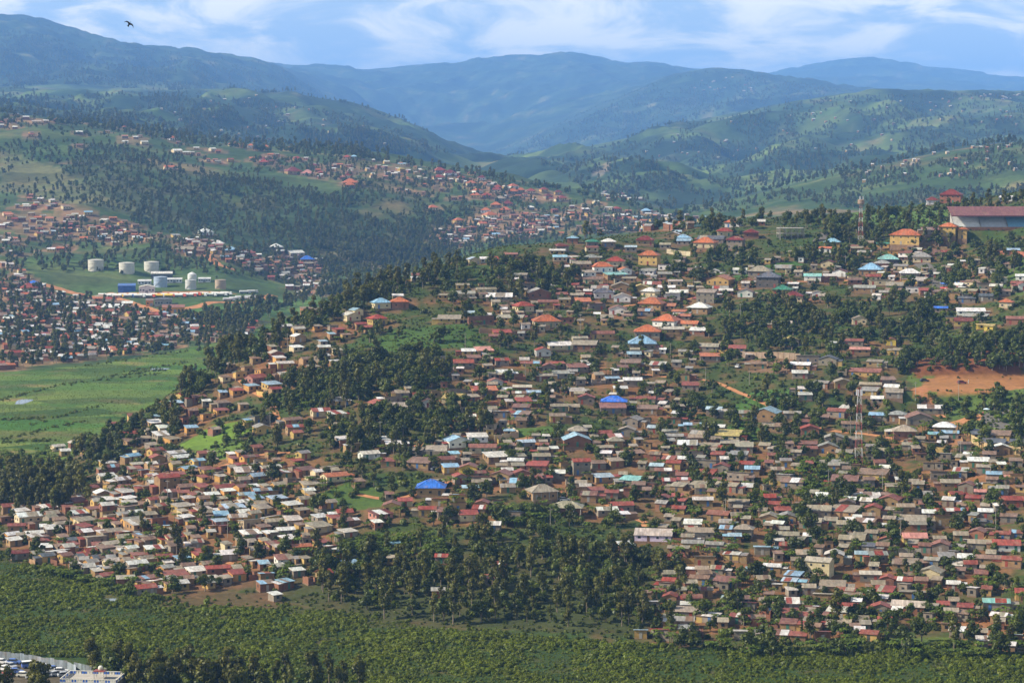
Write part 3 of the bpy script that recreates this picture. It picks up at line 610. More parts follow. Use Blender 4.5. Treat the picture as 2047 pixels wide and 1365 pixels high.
POST_ME = MB().lathe([(0.11, 0), (0.11, 1)], 6).mesh('veranda_post', M['concrete'])
FRAME_ME = MB().box(-0.5, -0.42, -0.5, 0.5, 0, 1).box(0.42, 0.5, -0.5, 0.5, 0, 1).box(-0.42, 0.42, -0.5, 0.5, 0.92, 1).box(-0.42, 0.42, -0.5, 0.5, 0, 0.08).mesh('window_surround', M['wall'])
RIDGE_COL = {}

class House: pass
def plan_houses():
    P = hit([h_[0] for h_ in HOUSES], [h_[1] for h_ in HOUSES], ymin=700, ymax=1600)
    out = []
    for (u, v, wpx, code), p in zip(HOUSES, P):
        H = House(); H.u, H.v = u, v
        body, _, ex = code.partition('-')
        if not ex and body[-1] in '2v': ex, body = body[-1], body[:-1]
        H.form, H.roof = body[0], body[1]
        H.two = '2' in ex; H.ver = 'v' in ex
        wl = [c for c in ex if c in WALLC]
        if wl: H.wall = wl[0]
        elif u < 760 and v > 560: H.wall = RD.choice('yytttoggcn')
        elif v < 720: H.wall = RD.choice('ctgggtycwn')
        else: H.wall = RD.choice('ggggttgnty')
        if H.form == 's' and not wl and RD.random() < 0.24: H.form = 'g'
        dist = p[1]; W_ = wpx * dist / FPX
        H.big = W_ > 9
        H.rz = math.radians(RD.gauss(27 if u < 760 and v > 560 else (4 if u < 1250 else -9), 8)) - math.atan2(p[0], p[1]) * 0.5
        if H.form == 'h':
            H.L = W_ * 0.86; H.D = min(H.L * RD.uniform(0.72, 0.9), 11.5); H.h = 3.0; H.rise = H.D * RD.uniform(0.27, 0.34)
        elif H.form == 'e':
            H.L = max(W_ * 0.88, 4.5); H.D = max(H.L * RD.uniform(0.8, 1.1), 5); H.h = 2.8; H.rise = H.L * 0.5 * 0.36
        elif H.form == 'g':
            H.L = max(W_ * 0.89, 4.2); H.D = min(max(H.L * RD.uniform(0.5, 0.72), 4.4), 9); H.h = RD.uniform(2.2, 2.7); H.rise = H.D * 0.5 * RD.uniform(0.3, 0.46)
        else:
            H.L = max(W_ * 0.88, 3.0); H.D = min(max(H.L * RD.uniform(0.65, 1.0), 3.6), 8.5); H.h = RD.uniform(1.9, 2.5); H.rise = H.D * RD.uniform(0.09, 0.19)
        if H.two: H.h = 5.4
        H.x, H.y = p[0], p[1] + H.D * 0.5
        c, s_ = math.cos(H.rz), math.sin(H.rz)
        cor = [(H.x + c * a * H.L / 2 - s_ * b * H.D / 2, H.y + s_ * a * H.L / 2 + c * b * H.D / 2) for a in (-1, 1) for b in (-1, 1)]
        zc = height(np.array([q[0] for q in cor]), np.array([q[1] for q in cor]))
        H.z = float(zc.mean()) + 0.15; H.fd = max(0.25, H.z - float(zc.min()) + 0.45)
        H.back_low = RD.random() < 0.22
        H.r = 0.5 * math.hypot(H.L, H.D)
        out.append(H)
    return out
PLAN = plan_houses()
# push apart houses that would stand inside one another; drop those with no room
def settle(plan):
    kept, grid = [], {}
    for H in sorted(plan, key=lambda q: -q.L * q.D):
        kx, ky = int(H.x // 14), int(H.y // 14); ok = True
        for i in (-1, 0, 1):
            for j in (-1, 0, 1):
                for Q in grid.get((kx + i, ky + j), ()):
                    dx, dy = abs(H.x - Q.x), abs(H.y - Q.y)
                    if dx < 0.47 * (H.L + Q.L) and dy < 0.46 * (H.D + Q.D): ok = False
        if not ok:
            for tries in range(14):
                nx, ny = H.x + RD.uniform(-7, 7), H.y + RD.uniform(-8, 10); good = True
                for i in (-1, 0, 1):
                    for j in (-1, 0, 1):
                        for Q in grid.get((int(nx // 14) + i, int(ny // 14) + j), ()):
                            if abs(nx - Q.x) < 0.5 * (H.L + Q.L) + 0.1 and abs(ny - Q.y) < 0.5 * (H.D + Q.D) + 0.1: good = False
                if good:
                    H.x, H.y = nx, ny; ok = True; break
            if ok:
                c, s_ = math.cos(H.rz), math.sin(H.rz)
                cor = [(H.x + c * a * H.L / 2 - s_ * b * H.D / 2, H.y + s_ * a * H.L / 2 + c * b * H.D / 2) for a in (-1, 1) for b in (-1, 1)]
                zc = height(np.array([q[0] for q in cor]), np.array([q[1] for q in cor]))
                H.z = float(zc.mean()) + 0.15; H.fd = max(0.25, H.z - float(zc.min()) + 0.45)
        if ok:
            kept.append(H); grid.setdefault((int(H.x // 14), int(H.y // 14)), []).append(H)
    return kept
PLAN = settle(PLAN)
print('houses planned', len(PLAN))

# places on the ground that labels may point to
MARKS = [(856, 985, 'the royal blue roof'), (1225, 815, 'the deep blue roof'), (1285, 695, 'the pale blue hipped house'), (760, 612, 'the sky blue spur house'),
         (1310, 1080, 'the lavender hall'), (1718, 925, 'the red-white mast'), (430, 872, 'the lime green field'), (1930, 770, 'the red earth pitch'), (1960, 470, 'the roofed grandstand'),
         (1695, 970, 'the banana plantation'), (85, 985, 'the dark eucalyptus wood'), (985, 1190, 'the swamp-side grove'), (1640, 650, 'the wooded gardens'), (740, 740, 'the wooded ravine'),
         (955, 888, 'the white block house'), (1890, 868, 'the silver hipped house'), (1090, 655, 'the big orange villa'), (1298, 530, 'the two-storey cream villa'), (660, 1005, 'the grassy clearing'),
         (510, 770, 'the pink spur house'), (1560, 720, 'the walled bare plot'), (1995, 835, 'the tarmac bend'), (300, 1195, 'the swamp margin'), (1650, 1300, 'the swamp bank plots'), (1860, 550, 'the ridge road'),
         (600, 1110, 'the ochre twin-roofed house'), (1630, 1150, 'the cream two-storey block'), (1390, 630, 'the silver pyramid roof'), (1150, 1030, 'the tan porch house'), (330, 970, 'the tall red-roofed block'),
         (860, 1100, 'the banana garden'), (1500, 1000, 'the grey gables row'), (1830, 1130, 'the grey walled lane'), (250, 1110, 'the riverside cluster')]
def mark_points(marks, ymin, ymax):
    q = hit([a[0] for a in marks], [a[1] for a in marks], ymin, ymax)
    return [(p[0], p[1], a[2]) for p, a in zip(q, marks)]
MPTS = mark_points(MARKS, 700, 1600)
ORD = ['first', 'second', 'third', 'fourth', 'fifth', 'sixth', 'seventh', 'eighth', 'ninth', 'tenth', 'eleventh', 'twelfth', 'thirteenth', 'fourteenth', 'fifteenth', 'sixteenth', 'seventeenth',
       'eighteenth', 'nineteenth', 'twentieth']
_seen = {}
def where(x, y, mpts, tol=9.0):
    d, k = min((math.hypot(x - q[0], y - q[1]), i) for i, q in enumerate(mpts))
    q = mpts[k]
    rel = 'beside' if d < tol else ('uphill from' if y > q[1] else 'downhill from')
    return d, rel, q[2]
def order_labels(items, mpts):
    """items: (thing record with x, y, look). Adds .label, ordinals counted outwards from the named place"""
    byk = {}
    for it in items:
        d, rel, mk = where(it.x, it.y, mpts); byk.setdefault((it.look, rel, mk), []).append((d, it))
    for (look, rel, mk), v in byk.items():
        v.sort(key=lambda q: q[0])
        for k, (d, it) in enumerate(v):
            it.label = f'{look}, {ORD[min(k, 19)]} such {rel} {mk}' if len(v) > 1 else f'{look}, {rel} {mk}'
DOORC = [(0.10, 0.05, 0.03), (0.05, 0.12, 0.28), (0.25, 0.05, 0.03), (0.06, 0.06, 0.06), (0.04, 0.14, 0.09), (0.30, 0.28, 0.25)]
def vary(c, a=0.12):
    k = 1 + RD.uniform(-a, a); return tuple(min(1, v * k * (1 + RD.uniform(-0.04, 0.04))) for v in c)
NAMES = dict(s='mono_pitch_house', g='gable_house', e='gable_front_house', h='hip_roof_house')
FADE = dict(r=(0.20, 0.105, 0.08), m=(0.13, 0.07, 0.055), w=(0.38, 0.33, 0.27), o=(0.36, 0.14, 0.07), b=(0.36, 0.45, 0.52), t=(0.27, 0.22, 0.16), y=(0.27, 0.25, 0.22))
def roof_colour(k):
    a, b = ROOFC[k], FADE.get(k)
    if b is None: return vary(a, 0.12)
    f = RD.random() ** (2.2 if k == 'w' else 1.3); return vary(tuple(x * (1 - f) + y * f for x, y in zip(a, b)), 0.15)
def build_house(H):
    root = empty(NAMES[H.form], (H.x, H.y, H.z), H.rz)
    w, r, p = house_geo(H.form, H.L, H.D, H.h, H.rise, H.fd, 0.35 if H.form != 'h' else 0.5, back_low=H.back_low)
    wc, rc = vary(WALLC[H.wall], 0.2), (roof_colour(H.roof) if H.form != 'h' else vary(ROOFC[H.roof]))
    add('wall', w.mesh('wall', M['wall']), root, color=wc)
    ro = add('roof', r.mesh('roof', M['roof']), root, color=rc)
    add('plinth', p.mesh('plinth', M['plinth']), root)
    hf = H.h
    n = max(1, min(4, int(H.L / 3.0)))
    slots = [(-H.L / 2) + H.L * (k + 0.5) / n for k in range(n)]
    di = RD.randrange(n)
    for fl in range(2 if H.two else 1):
        for k, sx in enumerate(slots):
            if k == di and fl == 0:
                add('door', DOOR_ME, root, (sx, -H.D / 2 - 0.02, 0.0), scale=(0.95, 0.08, 2.0), color=RD.choice(DOORC))
            else:
                wd = RD.uniform(0.6, 1.1)
                add('window', WIN_ME, root, (sx, -H.D / 2 - 0.02, 1.0 + fl * 2.8), scale=(wd, 0.06, 0.8))
    for k in range(2 if H.D > 5.5 else 1):
        add('window', WIN_ME, root, (-H.L / 2 - 0.02, (k - 0.5) * 2.4 if H.D > 5.5 else 0.2, 1.0), scale=(0.06, 0.9, 1.0))
    if not H.ver and H.form in 'sge' and RD.random() < 0.5:      # kitchens and stores leaning on the house
        sd = RD.choice((-1, 1)); al, ad, ah = RD.uniform(1.8, 3.4), RD.uniform(2.0, min(3.6, H.D)), RD.uniform(1.7, 2.1); ox = sd * (H.L / 2 + al / 2 + 0.02); oy = RD.uniform(-0.5, 0.3) * (H.D - ad)
        aw, ar, ap = house_geo('s', al, ad, ah, ad * 0.12, H.fd, 0.2, back_low=False)
        an = add('annex', MB().quads(aw.v, aw.f).quads(ap.v, ap.f).mesh('annex', M['wall']), root, (ox, oy, 0), color=vary(WALLC[RD.choice('gtytn')]))
        add('annex_roof', ar.mesh('annex_roof', M['roof']), an, color=vary(ROOFC[RD.choice('wtnyr' + H.roof * 2)]))
    if H.form in 'sg' and RD.random() < 0.3:      # a few newer or rustier sheets
        sl_ = (H.rise / H.D) if H.form == 's' else (H.rise / (H.D / 2)); sgn = (-1 if H.back_low else 1) if H.form == 's' else 1
        w0 = RD.uniform(0.25, 0.5) * H.L; cx = RD.uniform(-0.5, 0.5) * (H.L - w0); ya, yb = -H.D / 2 - 0.3, (H.D / 2 if H.form == 's' else -0.1)
        base = (H.h if not H.back_low else H.h + H.rise) if H.form == 's' else H.h
        za, zb = base + sgn * sl_ * (ya + H.D / 2) + 0.13, base + sgn * sl_ * (yb + H.D / 2) + 0.13
        add('roof_sheet', MB().extrude([(ya, za - 0.02), (yb, zb - 0.02), (yb, zb + 0.015), (ya, za + 0.015)], 'x', cx - w0 / 2, cx + w0 / 2).mesh('roof_sheet', M['roof']), ro, color=vary(ROOFC[RD.choice('wwtnb' if H.roof in 'rmn' else 'nttr')]))
    if H.ver:
        k = max(3, int(H.L / 2.5))
        for q in range(k + 1):
            add('column', POST_ME, root, (-H.L / 2 + H.L * q / k, -H.D / 2 - 0.42, -0.3), scale=(1.4, 1.4, H.h + 0.25))
    if H.form == 'h' and H.L > 9:          # metal caps along the hips and the ridge
        X, Yy = H.L / 2 + 0.65, H.D / 2 + 0.65; z = H.h + 0.07
        if X > Yy:
            rl = max(X - Yy, 0.15); a = MB()
            for sx in (-1, 1):
                for sy in (-1, 1): a.bar((sx * X, sy * Yy, z), (sx * rl, 0, H.h - 0.05 + H.rise), 0.10)
            a.bar((-rl, 0, H.h - 0.03 + H.rise), (rl, 0, H.h - 0.03 + H.rise), 0.11)
            add('ridge_cap', a.mesh('ridge_cap', M['roof']), ro, color=tuple(min(1, c * 1.25 + 0.02) for c in rc))
    tag(root, H.label, 'house', GROUPS[H.form])
    return root
GROUPS = dict(s='lean-to roofed houses on the hillside', g='gabled houses on the hillside', e='gable-fronted houses on the hillside', h='hip-roofed houses on the hillside')
def look_of(H):
    size = 'small' if H.L * H.D < 24 else ('large' if H.L * H.D > 75 else 'middling')
    if H.two: size = 'two-storey'
    return f'{size} {ROOFN[H.roof]} {FORMN[H.form]}, {WALLN[H.wall]} walls'
byform = {}
for H in PLAN: byform.setdefault(H.form, []).append(H)
INDIV, REST = [], []
for f_, v_ in byform.items():
    v_.sort(key=lambda q: -(q.L * (q.h + 0.25 * q.D)) / q.y ** 2)
    INDIV += v_[:298]; REST += v_[298:]
for H in INDIV: H.look = look_of(H)
order_labels(INDIV, MPTS)
for H in INDIV: build_house(H)

def joined_houses(name, plan, label, cat=None):
    V, Fc, mi, tint = [], [], [], []
    for H in plan:
        w, r, p = house_geo(H.form, H.L, H.D, H.h, H.rise, H.fd, back_low=H.back_low)
        c, s_ = math.cos(H.rz), math.sin(H.rz)
        dk = MB()
        for q in range(max(1, min(3, int(H.L / 2.5)))):
            sx = -H.L / 2 + H.L * (q + 0.5) / max(1, min(3, int(H.L / 2.5))); dk.box(sx - 0.5, sx + 0.5, -H.D / 2 - 0.05, -H.D / 2 + 0.02, 0.8, 1.8)
        for mb, m_, col in ((w, 0, vary(WALLC[H.wall])), (r, 1, roof_colour(H.roof)), (p, 0, (0.2, 0.13, 0.085)), (dk, 0, (0.02, 0.02, 0.02))):
            n = len(V)
            V += [(H.x + c * a - s_ * b, H.y + s_ * a + c * b, H.z + z) for a, b, z in mb.v]
            Fc += [tuple(i + n for i in f) for f in mb.f]; mi += [m_] * len(mb.f); tint += [(*col, 1)] * len(mb.v)
    me = mesh_from(name, V, Fc, [M['wall_s'], M['roof_s']], mi)
    at = me.color_attributes.new('tint', 'FLOAT_COLOR', 'POINT'); at.data.foreach_set('color', np.array(tint, np.float32).ravel())
    return tag(add(name, me), label, cat, None, 'stuff')
SHELLS = [H for H in REST if H.form == 's'][6:150:9]; REST = [H for H in REST if H not in SHELLS]
for H in SHELLS: H.look = 'unfinished roofless brick house shell'; H.L += 0.8; H.D += 0.6
order_labels(SHELLS, MPTS)
for H in SHELLS:
    root = empty('roofless_house', (H.x, H.y, H.z), H.rz); x, y = H.L / 2, H.D / 2; wc = vary(WALLC[RD.choice('ntg')], 0.2)
    for (a, b, c, d) in ((-x, x, -y, -y + 0.2), (-x, x, y - 0.2, y), (-x, -x + 0.2, -y + 0.2, y - 0.2), (x - 0.2, x, -y + 0.2, y - 0.2)):
        h0 = RD.uniform(1.4, 2.6); w = MB()
        if b - a > 1: w.box(a, a + (b - a) * 0.35, c, d, 0, h0).box(a + (b - a) * 0.35, a + (b - a) * 0.62, c, d, 0, h0 * 0.35).box(a + (b - a) * 0.62, b, c, d, 0, h0 * RD.uniform(0.8, 1.1))
        else: w.box(a, b, c, c + (d - c) * 0.5, 0, h0).box(a, b, c + (d - c) * 0.5, d, 0, h0 * RD.uniform(0.6, 0.95))
        add('wall', w.mesh('wall', M['wall']), root, color=wc)
    add('plinth', MB().box(-x - 0.12, x + 0.12, -y - 0.12, y + 0.12, -H.fd, 0).mesh('plinth', M['plinth']), root)
    tag(root, H.label, 'house', 'roofless houses on the hillside')
if REST: joined_houses('crowded_small_housing', REST, 'the smallest crowded tin-roofed houses between the larger hillside houses')

# ------------------------------------------------------------------ far-bank settlement and hill farms
VPOLY = [
    ([(0, 425), (60, 385), (140, 420), (230, 440), (330, 470), (480, 495), (440, 515), (300, 505), (160, 485), (120, 505), (30, 515), (0, 525)], 135),
    ([(0, 525), (40, 545), (110, 590), (220, 605), (300, 625), (360, 635), (480, 645), (520, 642), (480, 685), (380, 690), (270, 708), (160, 722), (0, 742)], 360),
    ([(430, 505), (560, 505), (640, 525), (650, 590), (590, 600), (540, 560), (470, 545)], 90),
    ([(840, 475), (1000, 432), (1290, 425), (1440, 440), (1400, 458), (1150, 472), (1000, 482), (900, 500)], 170),
    ([(540, 330), (700, 330), (900, 350), (1080, 390), (1280, 420), (1100, 430), (900, 400), (700, 370), (560, 350)], 60),
    ([(0, 235), (300, 275), (520, 305), (700, 330), (700, 350), (400, 330), (150, 290), (0, 270)], 34),
]
VILLAS = crop('''330 717 45 ho;730 757 30 ho;1005 822 50 ho;1365 857 60 ho-c;1420 867 50 ho;1465 866 45 ho;1550 877 60 ho;1495 882 40 ho;1690 882 34 ho;1540 967 65 hr;1540 947 50 hm;1735 947 60 hr;1710 1022 100 hm;1795 1032 90 hp;
1830 987 50 hm;1875 1027 40 hr;2030 1047 60 hr;2025 1092 65 ho;90 682 40 gw;150 702 40 gw;210 727 60 gw;265 720 35 gw;460 789 45 gw;840 847 45 gw;790 814 35 gw;1030 897 60 gw;1090 907 50 gw;1240 887 40 gw;990 997 80 go;465 864 45 gr''', 0, 0, 2.924)
VILLAS += crop('''55 1092 100 ho;580 1017 80 hr;640 1032 80 hm;575 1057 70 hr;705 1057 50 hr;765 1092 65 ho;765 1027 40 hr;825 1057 50 hm;800 1137 55 ho;790 1162 70 ho;855 1162 60 hr;910 1132 70 hr;920 1112 50 hr;1010 1107 60 ho;
1010 1142 70 ho;1055 1132 50 ho;1115 1137 60 hr;1190 1127 50 hr;1215 1167 55 hm;1275 1142 50 hm;1295 1177 60 hr;935 1182 70 ht;910 1217 70 ho;980 1207 70 hm;965 1252 75 ho;850 1252 65 ho;875 1282 85 ho;540 1237 65 ho;690 1312 60 ho;
355 1007 40 hY;360 972 50 sb;1790 1252 60 hb;1740 1287 60 sb;1625 1302 60 hr;1615 1237 55 hr;80 932 40 hb;40 935 45 hr;270 960 40 gw;1650 1146 50 gw;1690 1150 45 gw;1750 1166 60 gw''', 680, 0, 2.924)
VILLAS += crop('''190 392 80 hB;160 425 110 hr;110 610 60 hr-o;630 620 90 hm-y;560 720 95 hw;370 672 110 gw-Y;200 805 130 gw;660 540 140 gw;630 662 70 gw;590 475 80 gt;720 680 70 gn;1195 95 90 hw;1350 202 80 hb;1760 240 90 hB;1080 198 120 gt-n;
1720 215 110 gw;1270 160 80 hw;1610 180 80 hw;770 570 90 gr-y;500 500 90 gt;130 550 60 so-o;460 650 70 st-n''', 0, 440, 2.924)
def plan_far(items, ymin=1480, ymax=4300):
    P = hit([q[0] for q in items], [q[1] for q in items], ymin, ymax); out = []
    for (u, v, wpx, code), p in zip(items, P):
        H = House(); body, _, ex = code.partition('-'); H.form, H.roof = body[0], body[1]; H.two = H.ver = False
        H.wall = ex[0] if ex and ex[0] in WALLC else RD.choice('ctygtw' if H.form == 'h' else 'tngycn')
        W_ = wpx * p[1] / FPX; H.L = max(W_ * 0.88, 4.5)
        if H.form == 'h': H.D = H.L * 0.85; H.h = 3.2; H.rise = H.D * 0.33
        else: H.D = min(max(H.L * RD.uniform(0.6, 0.9), 5), 13); H.h = RD.uniform(2.5, 3.2); H.rise = H.D * (0.2 if H.form != 's' else 0.16)
        H.back_low = False
        H.rz = math.radians(RD.gauss(12, 14)); H.x, H.y = float(p[0]), float(p[1] + H.D / 2)
        zc = [float(height(H.x + a * H.L / 2, H.y + b * H.D / 2)) for a in (-1, 1) for b in (-1, 1)]
        H.z = sum(zc) / 4 + 0.4; H.fd = max(0.4, H.z - min(zc) + 0.6); H.u, H.v = u, v
        out.append(H)
    return out
def sample_poly(poly, n):
    xs = [q[0] for q in poly]; ys = [q[1] for q in poly]; got = np.zeros((0, 2))
    while len(got) < n:
        c = np.stack([rng.uniform(min(xs), max(xs), n * 2), rng.uniform(min(ys), max(ys), n * 2)], 1)
        got = np.concatenate([got, c[in_poly(c[:, 0], c[:, 1], poly)]])
    return got[:n]
TANKS_KEEP = [(150, 500, 470, 605)]
fv = []
for k_, (poly, n) in enumerate(VPOLY):
    for u, v in sample_poly(poly, n):
        c = RD.choice('wwwwttnnnnnrrroooyyb' if k_ != 4 else 'wwworrn')
        f = RD.choice('ssgg'); wpx = RD.uniform(10, 19) * (1.35 if v > 600 else 1.0) * (0.75 if v < 420 else 1)
        fv.append((u, v, wpx, f + c))
FARV = settle(plan_far(VILLAS) + plan_far(fv))
VSET = set()
FMARKS = [(187, 541, 'the pale storage tanks'), (340, 590, 'the parked tankers'), (65, 575, 'the blue-roofed far-bank house'), (190, 690, 'the silver pyramid roof'), (700, 372, 'the twin orange villas'),
          (1010, 385, 'the orange villa cluster'), (520, 330, 'the scarlet ridge house'), (1290, 428, 'the blue saddle house'), (100, 720, 'the valley field edge'), (300, 275, 'the upper ridge'),
          (600, 520, 'the far blue roof'), (880, 350, 'the maroon villa row'), (215, 655, 'the maroon pagoda roof'), (120, 668, 'the lime-walled hall'), (1150, 455, 'the saddle village'),
          (40, 640, 'the orange far-bank roofs'), (440, 660, 'the valley mouth houses'), (120, 480, 'the upper terrace houses')]
FMP = mark_points(FMARKS, 1480, 4300)
far_h = [H for H in FARV if H.form == 'h']; far_o = [H for H in FARV if H.form != 'h']
far_o.sort(key=lambda H: -(H.L * H.h) / H.y ** 2)
room_h = max(0, 298 - len([H for H in INDIV if H.form == 'h']))
far_ind, far_rest = far_h[:room_h] + far_o[:298], far_o[298:] + far_h[room_h:]
for H in far_ind:
    if H.form == 'h':
        H.look = f'distant {ROOFN[H.roof]} hip-roofed house with {WALLN[H.wall]} walls'
    else: H.look = f'distant {"small" if H.L < 9 else "long"} {ROOFN[H.roof]} {"lean-to roofed" if H.form == "s" else "gabled"} house'
order_labels(far_ind, FMP)
for H in far_ind:
    root = empty('hip_roof_house' if H.form == 'h' else 'valley_house', (H.x, H.y, H.z), H.rz)
    w, r, p = house_geo(H.form, H.L, H.D, H.h, H.rise, H.fd, back_low=H.back_low)
    add('wall', w.mesh('wall', M['wall']), root, color=vary(WALLC[H.wall]))
    add('roof', r.mesh('roof', M['roof']), root, color=vary(ROOFC[H.roof]))
    add('plinth', p.mesh('plinth', M['plinth']), root)
    if H.L > 8:
        for sx in (-0.28, 0.28): add('window', WIN_ME, root, (sx * H.L, -H.D / 2 - 0.02, 0.9), scale=(1.6, 0.08, 1.3))
        add('door', DOOR_ME, root, (0, -H.D / 2 - 0.02, 0), scale=(1.1, 0.09, 2.1), color=RD.choice(DOORC))
    tag(root, H.label, 'house', 'distant hip-roofed villas' if H.form == 'h' else 'far-bank houses')
joined_houses('far_bank_housing', far_rest, 'crowded tin-roofed housing across the far bank')
farm = []
for poly, n in (([(380, 160), (700, 235), (880, 300), (700, 300), (450, 290), (300, 240)], 40), ([(1350, 270), (1650, 200), (2040, 195), (2040, 260), (1500, 330), (1250, 310)], 60),
                ([(1400, 150), (1560, 165), (1560, 185), (1380, 185)], 22), ([(1700, 335), (2040, 280), (2040, 350), (1650, 375)], 34), ([(700, 300), (1000, 360), (900, 380), (720, 330)], 30), ([(1960, 190), (2040, 190), (2040, 200), (1960, 200)], 14),
                ([(1200, 385), (1290, 385), (1290, 402), (1210, 402)], 18)):
    for u, v in sample_poly(poly, n): farm.append((u, v, RD.uniform(3, 7), RD.choice('ggs') + RD.choice('wwwwwwno')))
fl_ = plan_far(farm, 2900, 15500)
joined_houses('hill_farms', fl_, 'tiny pale-roofed farmsteads scattered over the far hills')

# ------------------------------------------------------------------ land cover
GU, GV = project(GX, GY, Z)
near = ROWS < 1720
COVER = np.zeros((NR, NS, 3))
def blend(mask, col):
    global COVER
    m3 = np.clip(mask, 0, 1)[..., None]; COVER = COVER * (1 - m3) + np.array(col) * m3
n_a = fbm(GX, GY, 38, 4, 31); n_b = fbm(GX, GY, 11, 3, 41); n_c = fbm(GX, GY * 0.6, 240, 4, 51); n_d = fbm(GX, GY, 90, 4, 61)
dens = np.zeros((NR, NS))
for H in PLAN + FARV:
    r0 = np.searchsorted(ROWS, H.y - 9), np.searchsorted(ROWS, H.y + 7); c0 = int((((H.x - 9) / H.y) + 0.3) / 0.6 * (NS - 1)), int((((H.x + 9) / H.y) + 0.3) / 0.6 * (NS - 1)) + 2
    dens[r0[0]:r0[1] + 1, max(c0[0], 0):c0[1]] += 1.0
COVER[:] = (0.05, 0.085, 0.02)
z1 = (ZONE == 1).astype(float)
COVER[ZONE == 0] = (0.040, 0.070, 0.014)
blend(z1 * np.clip(0.5 + n_a * 0.9, 0, 1), (0.058, 0.078, 0.020))
blend(z1 * np.clip(n_b * 1.2 + n_a * 0.5, 0, 1) * 0.5, (0.15, 0.09, 0.045))
blend((ZONE <= 1) * np.clip(dens * 0.30 - 0.12 + n_b * 0.6, 0, 0.9), (0.165, 0.098, 0.052))
blend((ZONE == 1) * np.clip(dens * 0.2 - 0.35 + n_a * 0.7, 0, 0.7), (0.27, 0.125, 0.055))
z2 = (ZONE == 2).astype(float); blend(z2, (0.066, 0.120, 0.020)); blend(z2 * np.clip(0.2 + n_d, 0, 1), (0.105, 0.150, 0.032)); blend(z2 * np.clip(n_a * 0.8 - 0.25, 0, 0.7), (0.20, 0.13, 0.07))
z3 = (ZONE == 3).astype(float); blend(z3, (0.046, 0.078, 0.022)); blend(z3 * np.clip(n_d * 1.3, 0, 1), (0.090, 0.118, 0.036)); blend(z3 * np.clip(n_d * 1.1 + n_c - 0.45, 0, 0.7), (0.20, 0.13, 0.07))
blend(z3 * np.clip(dens * 0.5, 0, 0.85), (0.26, 0.15, 0.09))
z4 = (ZONE == 4).astype(float); blend(z4, (0.022, 0.042, 0.021)); blend(z4 * np.clip(0.3 + n_c * 1.5, 0, 1) * np.clip((11500 - GY) / 3000, 0.35, 1), (0.080, 0.120, 0.033)); blend(z4 * np.clip(n_d * 0.9 + n_c * 0.6 - 0.45, 0, 0.6), (0.17, 0.14, 0.07))  # dark bluish mountain base carries part of the haze in its colour
def patch(poly, col, zones=(1,), amt=1.0, ymax=1700, ymin=600):
    g = in_poly(GU + n_b * 6, GV + n_a * 3, poly) & np.isin(ZONE, zones) & (GY < ymax) & (GY > ymin)
    blend(g * amt, col)
patch([(352, 892), (425, 855), (492, 840), (505, 858), (450, 885), (400, 902)], (0.13, 0.215, 0.03))
patch([(380, 905), (450, 888), (480, 880), (490, 905), (420, 925)], (0.12, 0.19, 0.035))
patch([(575, 1005), (640, 985), (700, 962), (765, 980), (765, 1012), (660, 1032)], (0.082, 0.135, 0.028))
patch([(730, 690), (790, 660), (940, 645), (965, 690), (800, 705)], (0.062, 0.115, 0.024))
patch([(1440, 830), (1500, 785), (1620, 772), (1600, 805), (1480, 850)], (0.07, 0.14, 0.03))
patch([(1460, 850), (1540, 855), (1530, 880), (1450, 880)], (0.08, 0.15, 0.03))
patch([(1025, 855), (1120, 850), (1120, 870), (1040, 880)], (0.08, 0.14, 0.03))
patch([(1460, 540), (1600, 520), (1610, 545), (1470, 560)], (0.07, 0.15, 0.03))
patch([(1640, 425), (1900, 420), (1900, 450), (1640, 450)], (0.10, 0.17, 0.04))
patch([(985, 885), (1080, 868), (1095, 895), (1030, 905)], (0.38, 0.17, 0.08))
patch([(1490, 720), (1600, 715), (1590, 745), (1490, 745)], (0.22, 0.13, 0.08))
patch([(300, 1192), (430, 1180), (560, 1185), (560, 1218), (420, 1218), (330, 1210)], (0.15, 0.085, 0.045), (0, 1), 0.65)
patch([(560, 1215), (800, 1215), (900, 1240), (900, 1262), (700, 1250), (560, 1232)], (0.085, 0.075, 0.032), (0, 1), 0.6)
patch([(560, 1100), (700, 1080), (1300, 1100), (1300, 1270), (900, 1250), (560, 1200)], (0.060, 0.066, 0.024), (1,), 0.75)
patch([(1500, 1280), (1900, 1270), (2047, 1290), (2047, 1305), (1500, 1300)], (0.10, 0.15, 0.03), (0, 1), 0.7)
patch([(1900, 1240), (2047, 1230), (2047, 1300), (1930, 1290)], (0.33, 0.15, 0.07), (1,), 0.7)
patch([(1780, 790), (2047, 775), (2047, 900), (1940, 880), (1880, 815)], (0.10, 0.15, 0.035), (1,), 0.85)
patch([(1810, 760), (1830, 742), (2047, 742), (2047, 790), (1960, 790), (1860, 792)], (0.11, 0.16, 0.035))
patch([(1800, 728), (1900, 700), (2047, 690), (2047, 742), (1900, 752), (1830, 756)], (0.20, 0.065, 0.03), (1,), 0.85)
patch([(1838, 776), (1850, 758), (1900, 752), (2060, 750), (2060, 774), (1960, 786), (1880, 786)], (0.38, 0.165, 0.065), (1,), 0.9)
patch([(1820, 780), (1850, 770), (1870, 800), (1880, 830), (1860, 830), (1840, 800)], (0.42, 0.18, 0.08))
patch([(1830, 850), (1920, 850), (1960, 870), (1900, 900), (1860, 890)], (0.32, 0.16, 0.08), (1,), 0.7)
patch([(1990, 500), (2047, 500), (2047, 590), (1980, 580)], (0.09, 0.14, 0.035))
